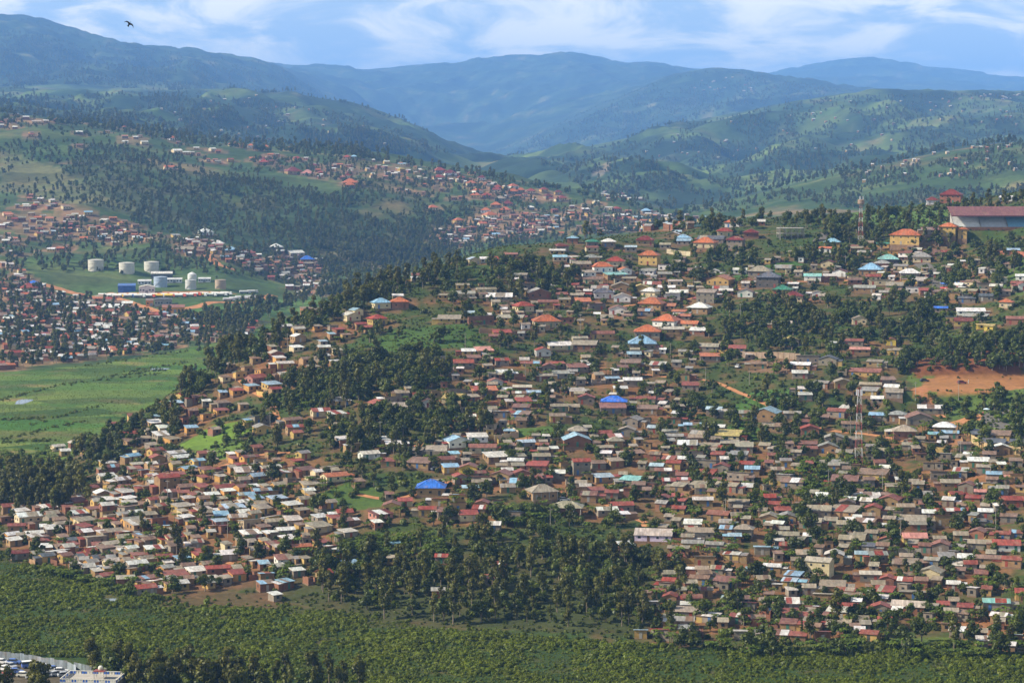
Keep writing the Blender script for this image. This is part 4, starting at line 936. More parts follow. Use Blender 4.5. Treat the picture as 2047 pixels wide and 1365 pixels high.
# far bank: pale field below the tanks, woods, dry spur
patch([(30, 515), (160, 512), (300, 510), (440, 520), (620, 560), (560, 640), (380, 640), (240, 600), (120, 580), (60, 550)], (0.060, 0.100, 0.028), (3,), 0.8, 3000)
patch([(340, 625), (540, 600), (640, 590), (640, 620), (420, 640)], (0.085, 0.16, 0.04), (2, 3), 0.8, 3000)
patch([(0, 300), (150, 345), (330, 410), (420, 460), (250, 430), (60, 390), (0, 380)], (0.135, 0.13, 0.055), (3,), 0.75, 3600)
patch([(620, 480), (780, 470), (860, 520), (760, 545), (640, 510)], (0.15, 0.11, 0.06), (3,), 0.7, 3600)
WOODS = [(240, 300), (330, 335), (640, 380), (720, 430), (860, 470), (900, 490), (800, 540), (640, 500), (480, 475), (300, 425), (170, 375), (120, 335)]
patch(WOODS, (0.045, 0.070, 0.022), (3,), 0.6, 3600)
# open-cast scar on the far slope
patch([(1180, 345), (1215, 325), (1225, 335), (1195, 352)], (0.24, 0.19, 0.14), (4,), 0.7, 11500, 3000)
patch([(-300, 1305), (40, 1318), (190, 1340), (262, 1350), (262, 1420), (-300, 1420)], (0.13, 0.105, 0.07), (0,), 1.0, 800)
zm = dict(swamp=(0, mat_ground('swamp_soil', 0.5, 0.05, 0.3, (0.8, 0.9, 0.8), (1.1, 1.1, 1.0))),
          hillside=(1, mat_ground('hillside_soil', 0.45, 0.06, 0.35, (0.85, 0.95, 0.9), (1.15, 1.05, 1.0))),
          valley_field=(2, mat_ground('valley_plots', 0.25, 0.022, 0.95, (0.5, 0.75, 0.45), (1.45, 1.2, 1.15))),
          far_hillside=(3, mat_ground('far_slope_cover', 0.12, 0.016, 0.7, (0.6, 0.75, 0.7), (1.25, 1.15, 1.1))),
          mountain=(4, mat_ground('mountain_cover', 0.025, 0.0065, 0.85, (0.6, 0.72, 0.78), (1.3, 1.2, 1.05))))
COVER *= np.where(ZONE <= 1, 0.74, 0.86)[..., None]
def build_ground():
    idx = np.arange(NR * NS).reshape(NR, NS)
    Q = np.stack([idx[:-1, :-1], idx[:-1, 1:], idx[1:, 1:], idx[1:, :-1]], -1)
    P3 = np.stack([GX.ravel(), GY.ravel(), Z.ravel()], -1); C3 = COVER.reshape(-1, 3)
    # one set of normals for the whole relief, so the pieces meet without a seam
    dzx = np.gradient(Z, axis=1) / np.gradient(GX, axis=1); dzy = np.gradient(Z, axis=0) / np.gradient(GY, axis=0) - dzx * S[None, :]
    Nn = np.stack([-dzx, -dzy, np.ones_like(Z)], -1); Nn /= np.linalg.norm(Nn, axis=-1, keepdims=True); Nn = Nn.reshape(-1, 3)
    for name, (zn, mt) in zm.items():
        q = Q[ZONE[:-1, :-1] == zn]; uq, inv = np.unique(q, return_inverse=True); inv = inv.reshape(-1, 4)
        me = bpy.data.meshes.new(name); nv, nf = len(uq), len(inv)
        me.vertices.add(nv); me.vertices.foreach_set('co', P3[uq].astype(np.float32).ravel())
        me.loops.add(nf * 4); me.loops.foreach_set('vertex_index', inv.astype(np.int32).ravel())
        me.polygons.add(nf); me.polygons.foreach_set('loop_start', np.arange(0, nf * 4, 4, dtype=np.int32))
        me.update(calc_edges=True); me.validate()
        me.polygons.foreach_set('use_smooth', np.ones(nf, bool))
        me.normals_split_custom_set_from_vertices(Nn[uq].tolist())
        a = me.color_attributes.new('cover', 'FLOAT_COLOR', 'POINT')
        a.data.foreach_set('color', np.concatenate([C3[uq], np.ones((nv, 1))], 1).astype(np.float32).ravel())
        me.materials.append(mt); tag(add(name, me), kind='structure')
build_ground()
# the slope under the viewpoint
def build_near_slope():
    xs = np.linspace(-420, 420, 60); ys = np.linspace(-300, 641, 60); v = []; cov = []
    for y in ys:
        for x in xs:
            t = min(max(y / 600.0, -0.3), 1); z = 157.5 - 156.4 * (t if t > 0 else 0) ** 0.9 if y < 600 else 1.0
            v.append((x, y, z if y < 600 else 1.0)); cov.append((0.06, 0.10, 0.025, 1))
    f = [(j * 60 + i, j * 60 + i + 1, (j + 1) * 60 + i + 1, (j + 1) * 60 + i) for j in range(59) for i in range(59)]
    me = mesh_from('near_slope', v, f, [zm['hillside'][1]], smooth=True)
    a = me.color_attributes.new('cover', 'FLOAT_COLOR', 'POINT'); a.data.foreach_set('color', np.array(cov, np.float32).ravel())
    tag(add('near_slope_terrain', me), kind='structure')
build_near_slope()

# ------------------------------------------------------------------ plants
def leaf_cards(centres, radii, n, size, squash=0.8, up=0.35, droop=0.0, hollow=0.45):
    """n bent leaf-clump faces spread through ellipsoid lobes, facing outwards and up"""
    rad = np.array(radii); k = rng.choice(len(rad), n, p=rad ** 2 / (rad ** 2).sum())
    d = rng.normal(size=(n, 3)); d /= np.linalg.norm(d, axis=1, keepdims=True)
    r = rad[k] * (hollow + (1 - hollow) * rng.random(n) ** 0.6)
    pos = np.array(centres)[k] + d * r[:, None] * np.array([1, 1, squash])
    nr = d + rng.normal(size=(n, 3)) * 0.55 + np.array([0, 0, up]); nr /= np.linalg.norm(nr, axis=1, keepdims=True)
    t = np.cross(nr, rng.normal(size=(n, 3))); t /= np.linalg.norm(t, axis=1, keepdims=True); b = np.cross(nr, t)
    sz = size * rng.uniform(0.6, 1.4, n)[:, None]
    q = [pos - t * sz * 0.5 - b * sz * 0.35, pos + t * sz * 0.1 - b * sz * 0.55 + nr * sz * 0.12, pos + t * sz * 0.6 + b * sz * 0.3, pos - t * sz * 0.2 + b * sz * 0.5 + nr * sz * 0.15]
    global LAST_N
    o_ = d * 0.5 + nr * 0.55 + np.array([0, 0, 0.15]); LAST_N = np.repeat(o_ / np.linalg.norm(o_, axis=1, keepdims=True), 4, axis=0)
    V = np.stack(q, 1).reshape(-1, 3); V[:, 2] -= droop * np.tile([0, 0, 1, 1], n) * size
    Fq = np.arange(n * 4).reshape(-1, 4)
    return V, Fq
def crown_mesh(name, centres, radii, n, size, mat, **kw):
    V, Fq = leaf_cards(centres, radii, n, size, **kw)
    me = mesh_from(name, V.tolist(), Fq.tolist(), [mat], smooth=True); NORM[name] = LAST_N
    me.normals_split_custom_set_from_vertices(LAST_N.tolist()); me['crown'] = 1
    return me
NORM = {}
def trunk_mesh(name, pts, limbs):
    a = MB()
    for (p, r), (q, r2) in zip(pts[:-1], pts[1:]): a.bar(p, q, r, r2, 6)
    for p, q, r in limbs: a.bar(p, q, r, r * 0.4, 4)
    return a.mesh(name, M['bark'])
def make_euca(k):
    h = 10.0; lean = RD.uniform(-0.5, 0.5), RD.uniform(-0.5, 0.5)
    pts = [((0, 0, -0.6), 0.19), ((lean[0] * 0.3, lean[1] * 0.3, h * 0.35), 0.15), ((lean[0], lean[1], h * 0.9), 0.05)]
    cs, rs, lb = [], [], []
    for i in range(11):
        z = h * RD.uniform(0.30, 0.94); w = 1.5 * (1 - abs(z / h - 0.60) * 0.9); an = RD.uniform(0, 6.28); d = w * RD.uniform(0.35, 0.95)
        c = (lean[0] * z / h + d * math.cos(an), lean[1] * z / h + d * math.sin(an), z); cs.append(c); rs.append(RD.uniform(0.7, 1.15))
        lb.append(((lean[0] * z / h * 0.6, lean[1] * z / h * 0.6, z - 1.2), c, 0.05))
    cs.append((lean[0], lean[1], h * 0.92)); rs.append(0.8)
    return trunk_mesh('eucalyptus_trunk', pts, lb), crown_mesh('eucalyptus_crown', cs, rs, 760, 0.46, M['euca'], squash=1.15, up=0.2, droop=0.3, hollow=0.25)
def make_broad(k):
    h = 7.0
    pts = [((0, 0, -0.6), 0.24), ((RD.uniform(-0.2, 0.2), RD.uniform(-0.2, 0.2), 1.6), 0.2), ((RD.uniform(-0.4, 0.4), RD.uniform(-0.4, 0.4), 4.2), 0.08)]
    cs, rs, lb = [], [], []
    for i in range(9):
        an = RD.uniform(0, 6.28); d = RD.uniform(0.5, 2.1); z = RD.uniform(2.4, 5.6) - d * 0.25
        cs.append((d * math.cos(an), d * math.sin(an), z)); rs.append(RD.uniform(0.9, 1.5)); lb.append(((0, 0, 1.6), cs[-1], 0.07))
    cs.append((0, 0, 5.6)); rs.append(1.2)
    return trunk_mesh('broadleaf_trunk', pts, lb), crown_mesh('broadleaf_crown', cs, rs, 640, 0.52, M['broad'], squash=0.8, up=0.4, hollow=0.4)
def make_banana(k):
    a = MB(); V, Fq = [], []
    for j in range(3):
        an0 = 2.1 * j + RD.random(); ox, oy = 0.8 * math.cos(an0), 0.8 * math.sin(an0); hh = RD.uniform(1.7, 2.6)
        a.bar((ox, oy, -0.4), (ox * 1.2, oy * 1.2, hh), 0.13, 0.08, 5)
        for q in range(8):
            an = q * 0.785 + RD.random(); le = RD.uniform(1.7, 2.5); up = RD.uniform(0.5, 1.3); n = len(V); dx, dy = math.cos(an), math.sin(an)
            for s in range(5):
                t = s / 4; w = 0.30 * math.sin(math.pi * (0.12 + 0.86 * t)) ; cx = ox * 1.2 + dx * le * t * 0.8; cy = oy * 1.2 + dy * le * t * 0.8; cz = hh + up * le * (t - 0.95 * t * t)
                V += [(cx - dy * w, cy + dx * w, cz), (cx + dy * w, cy - dx * w, cz + 0.04)]
            Fq += [(n + 2 * s, n + 2 * s + 1, n + 2 * s + 3, n + 2 * s + 2) for s in range(4)]
    return a.mesh('banana_stem', M['banana']), mesh_from('banana_leaves', V, Fq, [M['banana']])
def make_bush(k, mat='reed', n=90, size=0.42):
    cs = [(RD.uniform(-0.6, 0.6), RD.uniform(-0.6, 0.6), RD.uniform(0.3, 0.8)) for i in range(4)]; rs = [RD.uniform(0.55, 0.8) for i in range(4)]
    st = MB()
    for c in cs: st.bar((0, 0, -0.3), c, 0.04, 0.02, 4)
    return st.mesh('bush_stem', M['bark']), crown_mesh('bush_crown', cs, rs, n, size, M[mat], squash=0.85, up=0.5, hollow=0.5)
def make_cypress(k):
    cs = [(0, 0, 0.9 + i * 0.85) for i in range(9)]; rs = [0.75 - 0.055 * i for i in range(9)]
    return trunk_mesh('cypress_trunk', [((0, 0, -0.5), 0.14), ((0, 0, 7.5), 0.05)], []), crown_mesh('cypress_crown', cs, rs, 420, 0.36, M['broad'], up=0.2, hollow=0.5)
PL = dict(e=[make_euca(k) for k in range(6)], b=[make_broad(k) for k in range(6)], n=[make_banana(k) for k in range(2)], u=[make_bush(k, 'broad', 110) for k in range(2)] + [make_bush(2, 'reed', 110)], c=[make_cypress(0)])
def merged_variant(name, pair):
    """trunk and crown in one mesh, as the scatter source"""
    a, b = pair; va = np.zeros(len(a.vertices) * 3); a.vertices.foreach_get('co', va); vb = np.zeros(len(b.vertices) * 3); b.vertices.foreach_get('co', vb)
    na = len(a.vertices); fa = [tuple(p.vertices) for p in a.polygons]; fb = [tuple(i + na for i in p.vertices) for p in b.polygons]
    me = mesh_from(name, np.concatenate([va.reshape(-1, 3), vb.reshape(-1, 3)]).tolist(), fa + fb, [a.materials[0], b.materials[0]], [0] * len(fa) + [1] * len(fb))
    if b.get('crown'):
        nb = np.zeros(len(b.loops) * 3, np.float32); b.corner_normals.foreach_get('vector', nb); nb = nb.reshape(-1, 3)
        vn = np.zeros((na + len(b.vertices), 3)); vn[:na] = (0, 0, 1); li = np.zeros(len(b.loops), np.int32); b.loops.foreach_get('vertex_index', li); vn[na + li] = nb
        sm = np.zeros(len(me.polygons), bool); sm[len(fa):] = True; me.polygons.foreach_set('use_smooth', sm)
        ml = np.zeros(len(me.loops), np.int32); me.loops.foreach_get('vertex_index', ml); cn = vn[ml]; cn[ml < na] = 0
        me.normals_split_custom_set(cn.tolist())
    return bpy.data.objects.new(name, me)
def scatter(name, pts, scl, var, sources, label):
    """one object of kind stuff: points that carry copies of the source plants"""
    n = len(pts); me = bpy.data.meshes.new(name); me.vertices.add(n); me.vertices.foreach_set('co', np.asarray(pts, np.float32).ravel())
    for nm, arr, ty in (('scl', np.asarray(scl, np.float32), 'FLOAT'), ('rot', rng.uniform(0, 6.28, n).astype(np.float32), 'FLOAT'), ('var', np.asarray(var, np.int32), 'INT')):
        at = me.attributes.new(nm, ty, 'POINT'); at.data.foreach_set('value', arr)
    o = tag(add(name, me), label, kind='stuff')
    ng = bpy.data.node_groups.new(name + '_scatter', 'GeometryNodeTree')
    ng.interface.new_socket('Geometry', in_out='INPUT', socket_type='NodeSocketGeometry'); ng.interface.new_socket('Geometry', in_out='OUTPUT', socket_type='NodeSocketGeometry')
    N, L = ng.nodes.new, ng.links.new; gi, go = N('NodeGroupInput'), N('NodeGroupOutput'); j = N('GeometryNodeJoinGeometry')
    def attr(nm, ty):
        q = N('GeometryNodeInputNamedAttribute'); q.data_type = ty; q.inputs['Name'].default_value = nm; return q.outputs['Attribute']
    sc_, ro_, va_ = attr('scl', 'FLOAT'), attr('rot', 'FLOAT'), attr('var', 'INT')
    cx = N('ShaderNodeCombineXYZ'); L(ro_, cx.inputs['Z'])
    for k, src in enumerate(sources):
        oi = N('GeometryNodeObjectInfo'); oi.inputs['Object'].default_value = src; oi.inputs['As Instance'].default_value = True
        cmp_ = N('FunctionNodeCompare'); cmp_.data_type = 'INT'; cmp_.operation = 'EQUAL'; cmp_.inputs[3].default_value = k; L(va_, cmp_.inputs[2])
        ip = N('GeometryNodeInstanceOnPoints'); L(gi.outputs[0], ip.inputs['Points']); L(cmp_.outputs[0], ip.inputs['Selection']); L(oi.outputs['Geometry'], ip.inputs['Instance'])
        L(cx.outputs[0], ip.inputs['Rotation']); L(sc_, ip.inputs['Scale']); L(ip.outputs[0], j.inputs[0])
    L(j.outputs[0], go.inputs[0])
    md = o.modifiers.new('scatter', 'NODES'); md.node_group = ng
    return o
SRC = {k: [merged_variant(f'{k}_source', p) for p in v] for k, v in PL.items()}
HSIZE = dict(e=10.0, b=7.0, n=4.0, u=1.5, c=8.5)
SCALES = dict(e=(0.55, 1.25), b=(0.5, 1.25), n=(0.8, 1.25), u=(0.8, 1.9), c=(0.7, 1.1))
GROVES = [
    ('in the grove above the swamp', [(600, 1130), (700, 1085), (880, 1070), (1050, 1055), (1130, 1090), (1260, 1095), (1330, 1115), (1300, 1235), (1100, 1235), (850, 1225), (640, 1190)], dict(e=120, b=100, u=240)),
    ('in the wood on the spur flank', [(350, 800), (372, 735), (440, 690), (560, 640), (640, 600), (720, 562), (870, 525), (890, 545), (800, 590), (700, 625), (620, 660), (560, 690), (480, 720), (420, 760), (390, 800)], dict(e=120, b=130, u=150)),
    ('in the wooded ravine', [(600, 790), (690, 720), (800, 700), (900, 700), (900, 760), (760, 780), (640, 830)], dict(e=30, b=100, u=240)),
    ('on the scrubby spur slope', [(560, 770), (620, 720), (690, 700), (740, 740), (640, 800), (580, 830), (540, 810)], dict(b=50, e=20, u=90)),
    ('in the copse above the white block house', [(640, 850), (760, 800), (980, 795), (970, 875), (820, 915), (720, 900), (650, 880)], dict(e=40, b=105, u=130)),
    ('among the ridge gardens', [(830, 560), (900, 520), (1150, 520), (1150, 590), (1050, 590), (900, 600)], dict(b=90, e=40, u=60)),
    ('in the dark wooded gardens', [(1430, 640), (1540, 590), (1700, 600), (1900, 590), (1900, 680), (1700, 690), (1560, 690), (1450, 720)], dict(b=145, e=30, u=120)),
    ('behind the hip-roofed ridge houses', [(1340, 520), (1500, 490), (1520, 540), (1360, 560)], dict(b=45, u=20)),
    ('below the ridge mast', [(1560, 520), (1640, 470), (1760, 490), (1700, 540)], dict(b=40, u=20)),
    ('over the red earth cutting', [(1780, 705), (1900, 685), (2047, 640), (2047, 725), (1900, 735), (1800, 745)], dict(b=70, u=90)),
    ('in front of the grandstand', [(1640, 440), (1900, 430), (1900, 485), (1760, 485), (1640, 485)], dict(b=80, e=30)),
    ('beside the ridge road', [(1880, 500), (1990, 480), (2047, 470), (2047, 500), (1990, 590), (1940, 600), (1880, 560)], dict(b=80, e=15, u=40)),
    ('in the dark eucalyptus wood', [(0, 940), (165, 945), (178, 1000), (100, 1012), (0, 1015)], dict(e=190, u=60)),
    ('along the ridge crest', [(1330, 450), (1480, 432), (1600, 428), (1700, 432), (1900, 410), (2047, 390), (2047, 405), (1700, 445), (1350, 465)], dict(b=70, e=35)),
    ('on the spur toe', [(130, 890), (250, 840), (350, 795), (360, 850), (260, 900), (180, 940)], dict(b=60, u=90, n=15, e=15)),
    ('between the hillside houses', [(180, 960), (400, 800), (700, 640), (1000, 520), (1300, 480), (2047, 480), (2047, 1290), (1300, 1280), (1000, 1040), (600, 1150), (300, 1180), (60, 1100)], dict(b=500, e=120, u=1500, n=520, c=16)),
    ('in the banana plantation', [(1570, 925), (1680, 905), (1800, 940), (1830, 1000), (1700, 1005), (1580, 995)], dict(n=130, u=40)),
    ('in the banana garden', [(690, 1070), (880, 1070), (890, 1110), (760, 1115), (700, 1110)], dict(n=80)),
    ('by the tan porch house', [(990, 1010), (1090, 1010), (1100, 1045), (1000, 1050)], dict(n=35, u=20)),
    ('on the valley edge', [(0, 905), (100, 892), (130, 930), (60, 940), (0, 930)], dict(n=40, u=40)),
    ('on the swamp bank', [(1300, 1270), (1500, 1285), (2047, 1285), (2047, 1310), (1500, 1305)], dict(n=45, u=140, b=12)),
    ('at the swamp margin', [(60, 1130), (150, 1145), (290, 1185), (330, 1200), (200, 1170), (80, 1140)], dict(n=30, u=60)),
    ('by the tarmac bend', [(1830, 800), (2047, 785), (2047, 900), (1960, 890), (1900, 830)], dict(u=70, b=12)),
    ('in the hillside gardens', [(1350, 800), (1650, 770), (1640, 860), (1500, 890), (1360, 870)], dict(b=40, u=50, n=20)),
    ('in the lower hillside gardens', [(1350, 1180), (1900, 1180), (1900, 1250), (1350, 1250)], dict(b=16, u=60, n=40)),
]
class Plant: pass
def plan_plants():
    hg = {}
    for H in PLAN: hg.setdefault((int(H.x // 12), int(H.y // 12)), []).append(H)
    out = []
    for where_, poly, mix in GROVES:
        for kind, n in mix.items():
            px = sample_poly(poly, n); P = hit(px[:, 0], px[:, 1], 690, 1620)
            for (u, v), p in zip(px, P):
                q = Plant(); q.kind = kind; q.where = where_; lo, hi = SCALES[kind]; q.s = RD.uniform(lo, hi)
                drop = 0.35 * HSIZE[kind] * q.s * FPX / p[1]
                p2 = hit(u, v + drop, 690, 1620)[0]; q.x, q.y, q.z = map(float, p2)
                bad = False
                for i in (-1, 0, 1):
                    for j in (-1, 0, 1):
                        for H in hg.get((int(q.x // 12) + i, int(q.y // 12) + j), ()):
                            m_ = 0.8 if kind in 'eb' else 0.5
                            if abs(q.x - H.x) < H.L / 2 + m_ and abs(q.y - H.y) < H.D / 2 + m_: bad = True
                if max(abs(q.x - PITCH_C[0]) / 40, abs(q.y - PITCH_C[1]) / 30) < 1: bad = True
                if not bad: q.var = RD.randrange(len(PL[kind])); out.append(q)
    for H in PLAN:                                   # garden plants hugging the houses
        for i in range(3):
            if RD.random() > (0.75 if H.u > 700 else 0.45): continue
            q = Plant(); q.kind = RD.choice('uunnbub'); q.where = 'between the hillside houses'; q.s = RD.uniform(0.5, 0.8) if q.kind == 'b' else RD.uniform(0.7, 1.3)
            sd = RD.choice((-1, 1)); c, s_ = math.cos(H.rz), math.sin(H.rz); a, b = sd * (H.L / 2 + RD.uniform(0.8, 2.6)), RD.uniform(-0.7, 0.6) * H.D
            if RD.random() < 0.35: a, b = RD.uniform(-0.5, 0.5) * H.L, H.D / 2 + RD.uniform(1.0, 2.4)
            q.x, q.y = H.x + c * a - s_ * b, H.y + s_ * a + c * b; q.z = float(height(q.x, q.y)); q.var = RD.randrange(len(PL[q.kind])); bad = False
            for i2 in (-1, 0, 1):
                for j2 in (-1, 0, 1):
                    for Q in hg.get((int(q.x // 12) + i2, int(q.y // 12) + j2), ()):
                        if abs(q.x - Q.x) < Q.L / 2 + 0.2 and abs(q.y - Q.y) < Q.D / 2 + 0.2: bad = True
            if not bad: out.append(q)
    # trees of the near bank, below the frame's lower edge
    for i in range(78):
        u = RD.choice([RD.uniform(262, 480), RD.uniform(262, 720)]) if i < 60 else (RD.uniform(-40, 100) if i < 70 else RD.uniform(185, 265)); y = RD.uniform(655, 683) if i < 60 else (RD.uniform(652, 664) if i < 70 else RD.uniform(682, 690))
        q = Plant(); q.kind = 'e' if RD.random() < 0.8 else 'b'; q.where = 'on the near bank of the swamp'; q.s = RD.uniform(0.8, 1.25) * (1.2 if q.kind == 'b' else 1)
        q.x = float(uv_dir(u, 1360)[0]) * y; q.y = y; q.z = float(height(q.x, y)); q.var = RD.randrange(6); out.append(q)
    return out
PLANTS = plan_plants()
PNAME = dict(e='eucalyptus_tree', b='broadleaf_tree', n='banana_plant', u='bush', c='cypress_tree')
PLOOK = dict(e=('slender eucalyptus tree with thin olive crown', 'tall eucalyptus tree with loose olive crown'), b=('small round-crowned dark green tree', 'spreading dark green broadleaf tree'),
             n=('young banana clump with arching leaves', 'big banana clump with arching leaves'), u=('low green bush', 'big rounded green bush'), c=('narrow dark cypress tree', 'tall dark cypress tree'))
PPART = dict(e=('trunk', 'crown'), b=('trunk', 'crown'), n=('stem', 'leaves'), u=('stem', 'crown'), c=('trunk', 'crown'))
PCAT = dict(e='tree', b='tree', n='banana plant', u='bush', c='tree')
LIMIT = dict(e=298, b=298, n=240, u=200, c=60)
REST_P = []
for kind in 'ebnuc':
    v_ = sorted([q for q in PLANTS if q.kind == kind], key=lambda q: -(q.s * HSIZE[kind] / q.y))
    for q in v_[:LIMIT[kind]]:
        root = empty(PNAME[kind], (q.x, q.y, q.z), RD.uniform(0, 6.28)); root.scale = (q.s * RD.uniform(0.9, 1.1),) * 2 + (q.s,)
        a, b = PL[kind][q.var]; add(PPART[kind][0], a, root); add(PPART[kind][1], b, root)
        lo, hi = SCALES[kind]; big = q.s > (lo + hi) / 2
        if q.where == 'between the hillside houses':
            d_, rel_, mk_ = where(q.x, q.y, MPTS, 14.0); q.where = f'{rel_} {mk_}'
        tag(root, f'{PLOOK[kind][big]} {q.where}', PCAT[kind], f'{PNAME[kind].replace("_", " ")}{"es" if kind == "u" else "s"} {q.where}')
    REST_P += v_[LIMIT[kind]:]
kinds_ = 'ebnuc'; off = {}; src_all = []
for k in kinds_: off[k] = len(src_all); src_all += SRC[k]
scatter('hillside_vegetation', [(q.x, q.y, q.z) for q in REST_P], [q.s for q in REST_P], [off[q.kind] + q.var for q in REST_P], src_all, 'mass of smaller trees, bananas and bushes between the houses')
print('plants', len(PLANTS), 'rest', len(REST_P))

# undergrowth: swamp papyrus and scrub, hillside weeds
def undergrowth():
    n = 64000
    u = rng.uniform(-250, 2300, n); y = rng.uniform(650, 935, n); s = uv_dir(u, 1250)[0]; x = s * y
    yf = np.interp(u, UCOL, Yf); keep = (y < yf + rng.normal(0, 2.5, n)) & (y > 650)
    uu, vv = project(x, y, 0.0 * x)
    keep &= ~in_poly(uu, vv, [(-300, 1300), (190, 1318), (260, 1345), (260, 1400), (-300, 1400)])
    keep &= ~(in_poly(uu, vv, [(315, 1192), (430, 1180), (560, 1192), (560, 1222), (420, 1218), (330, 1208)]) & (rng.random(n) < 0.86))
    keep &= ~in_poly(uu, vv, [(198, 1195), (222, 1190), (240, 1200), (225, 1207), (200, 1204)])
    x, y = x[keep], y[keep]; m = fbm(x, y, 22, 3, 81); sc = np.clip(0.75 + m * 0.75 + rng.normal(0, 0.2, len(x)), 0.3, 1.9)
    return np.stack([x, y, height(x, y) - 0.05], 1), sc
SWB = [merged_variant('papyrus_source', make_bush(k, 'reed', 110, 0.36)) for k in range(3)]
up_, us_ = undergrowth()
scatter('swamp_vegetation', up_, us_, rng.integers(0, 3, len(up_)), SWB, 'dense green papyrus and scrub covering the swamp')
def weeds():
    n = 34000; u = rng.uniform(-60, 2110, n); v = rng.uniform(430, 1300, n)
    c = np.clip((uv_dir(u, v)[0] + 0.3) / 0.6 * (NS - 1), 0, NS - 1).astype(int)
    y = Yf[c] + (YA[c] + 30 - Yf[c]) * rng.random(n); x = uv_dir(u, v)[0] * y
    r = np.clip(np.searchsorted(ROWS, y), 0, NR - 1)
    cov = COVER[r, c]; green = (cov[:, 1] > cov[:, 0] * 1.05) | (rng.random(n) < 0.25)
    uu, vv = project(x, y, height(x, y))
    soft = in_poly(uu, vv, [(352, 892), (425, 855), (492, 840), (505, 858), (450, 885), (400, 902)]) | in_poly(uu, vv, [(575, 1005), (640, 985), (700, 962), (765, 980), (765, 1012), (660, 1032)])
    keep = green & (np.maximum(np.abs(x - PITCH_C[0]) / 36, np.abs(y - PITCH_C[1]) / 24) > 1) & (dens[r, c] < 2) & ~(soft & (rng.random(n) < 0.985)); x, y = x[keep], y[keep]
    return np.stack([x, y, height(x, y) - 0.05], 1), rng.uniform(0.25, 0.75, len(x))
wp, ws = weeds()
scatter('hillside_undergrowth', wp, ws, rng.integers(0, 3, len(wp)), [SRC['u'][0], SRC['u'][1], SRC['u'][2]], 'weeds and low scrub on the hillside')
# far woods
def far_woods():
    P, Sx = [], []
    def put(poly, n, ymin, ymax, lo, hi, thr=None):
        px = sample_poly(poly, n); p = hit(px[:, 0], px[:, 1], ymin, ymax)
        if thr is not None: p = p[fbm(p[:, 0], p[:, 1], 160, 3, 91) > thr]
        P.append(p); Sx.append(rng.uniform(lo, hi, len(p)))
    put(WOODS, 1500, 1500, 3600, 0.5, 1.1)
    put([(100, 290), (330, 300), (700, 350), (900, 440), (920, 500), (820, 560), (640, 540), (440, 490), (250, 440), (100, 390)], 700, 1500, 3600, 0.5, 1.1, -0.2)
    put([(0, 240), (260, 270), (560, 305), (800, 330), (1000, 360), (1300, 425), (1300, 440), (1000, 470), (860, 490), (600, 400), (300, 330), (0, 330)], 2200, 1500, 3900, 0.4, 1.1, -0.3)
    put([(0, 330), (200, 390), (480, 480), (640, 500), (640, 590), (480, 560), (0, 540)], 1100, 1500, 3600, 0.5, 1.1, -0.2)
    put([(0, 530), (100, 590), (350, 640), (520, 640), (480, 700), (270, 712), (0, 742)], 700, 1500, 2500, 0.6, 1.15)
    put([(350, 640), (500, 610), (640, 590), (700, 580), (520, 640), (480, 690)], 260, 1500, 2700, 0.8, 1.2)
    put([(640, 520), (900, 490), (1350, 440), (1440, 450), (1000, 500), (700, 585), (640, 600)], 700, 1500, 3600, 0.6, 1.2)
    put([(1400, 425), (1700, 340), (2047, 280), (2047, 400), (1600, 425)], 1800, 2900, 4300, 0.5, 1.1, -0.2)
    put([(1080, 330), (1350, 265), (1650, 200), (2047, 192), (2047, 270), (1500, 380), (1350, 430), (1200, 400)], 3600, 2900, 9200, 0.6, 1.6, -0.15)
    put([(0, 190), (400, 190), (700, 230), (930, 310), (700, 310), (400, 285), (0, 230)], 3200, 3400, 9200, 0.6, 1.6, -0.15)
    put([(0, 60), (300, 112), (560, 142), (700, 225), (300, 190), (0, 185)], 3200, 8700, 15300, 1.0, 2.2, -0.2)
    put([(1010, 310), (1130, 250), (1300, 182), (1500, 155), (1700, 187), (1500, 215), (1200, 290)], 2600, 9000, 15300, 1.0, 2.2, -0.2)
    for lv, ly, n, st in ((L4, (12000, 15600), 700, 5), (L5, (17800, 21400), 420, 4), (L6, (23500, 27400), 200, 4), (L3, (7300, 9300), 500, 5), (cB, (2900, 4100), 420, 5)):
        a = np.array(lv); u = rng.uniform(0, 2047, n); v = np.interp(u, a[:, 0], a[:, 1]) + rng.uniform(0.5, st, n); p = hit(u, v, *ly); P.append(p); Sx.append(rng.uniform(0.8, 1.6, n))
    P = np.concatenate(P); Sx = np.concatenate(Sx); var = rng.integers(0, 12, len(P))
    scatter('distant_woods', P, Sx, var, SRC['e'] + SRC['b'], 'far-off woods and scattered trees on the hills behind')
far_woods()
# valley hedges and ditch growth
def valley_growth():
    P = []
    for (a, b) in (((0, 800), (120, 770)), ((120, 770), (340, 745)), ((0, 880), (170, 840)), ((200, 755), (330, 740)), ((0, 840), (90, 835)), ((150, 735), (380, 700)), ((60, 850), (240, 800)), ((250, 745), (370, 725)), ((0, 885), (110, 880))):
        n = 45; t = rng.random(n); P.append(hit(a[0] + (b[0] - a[0]) * t + rng.normal(0, 3, n), a[1] + (b[1] - a[1]) * t + rng.normal(0, 1.2, n), 900, 1800))
    px = sample_poly([(0, 745), (200, 728), (450, 690), (420, 720), (330, 790), (200, 860), (100, 890), (0, 900)], 5200); P.append(hit(px[:, 0], px[:, 1], 900, 1800)); n2 = 5200
    P = np.concatenate(P); sc = np.concatenate([rng.uniform(0.5, 1.2, len(P) - n2), rng.uniform(0.12, 0.3, n2)])
    scatter('valley_crops', P, sc, rng.integers(0, 3, len(P)), SWB, 'crops and ditch-side growth over the valley fields')
valley_growth()

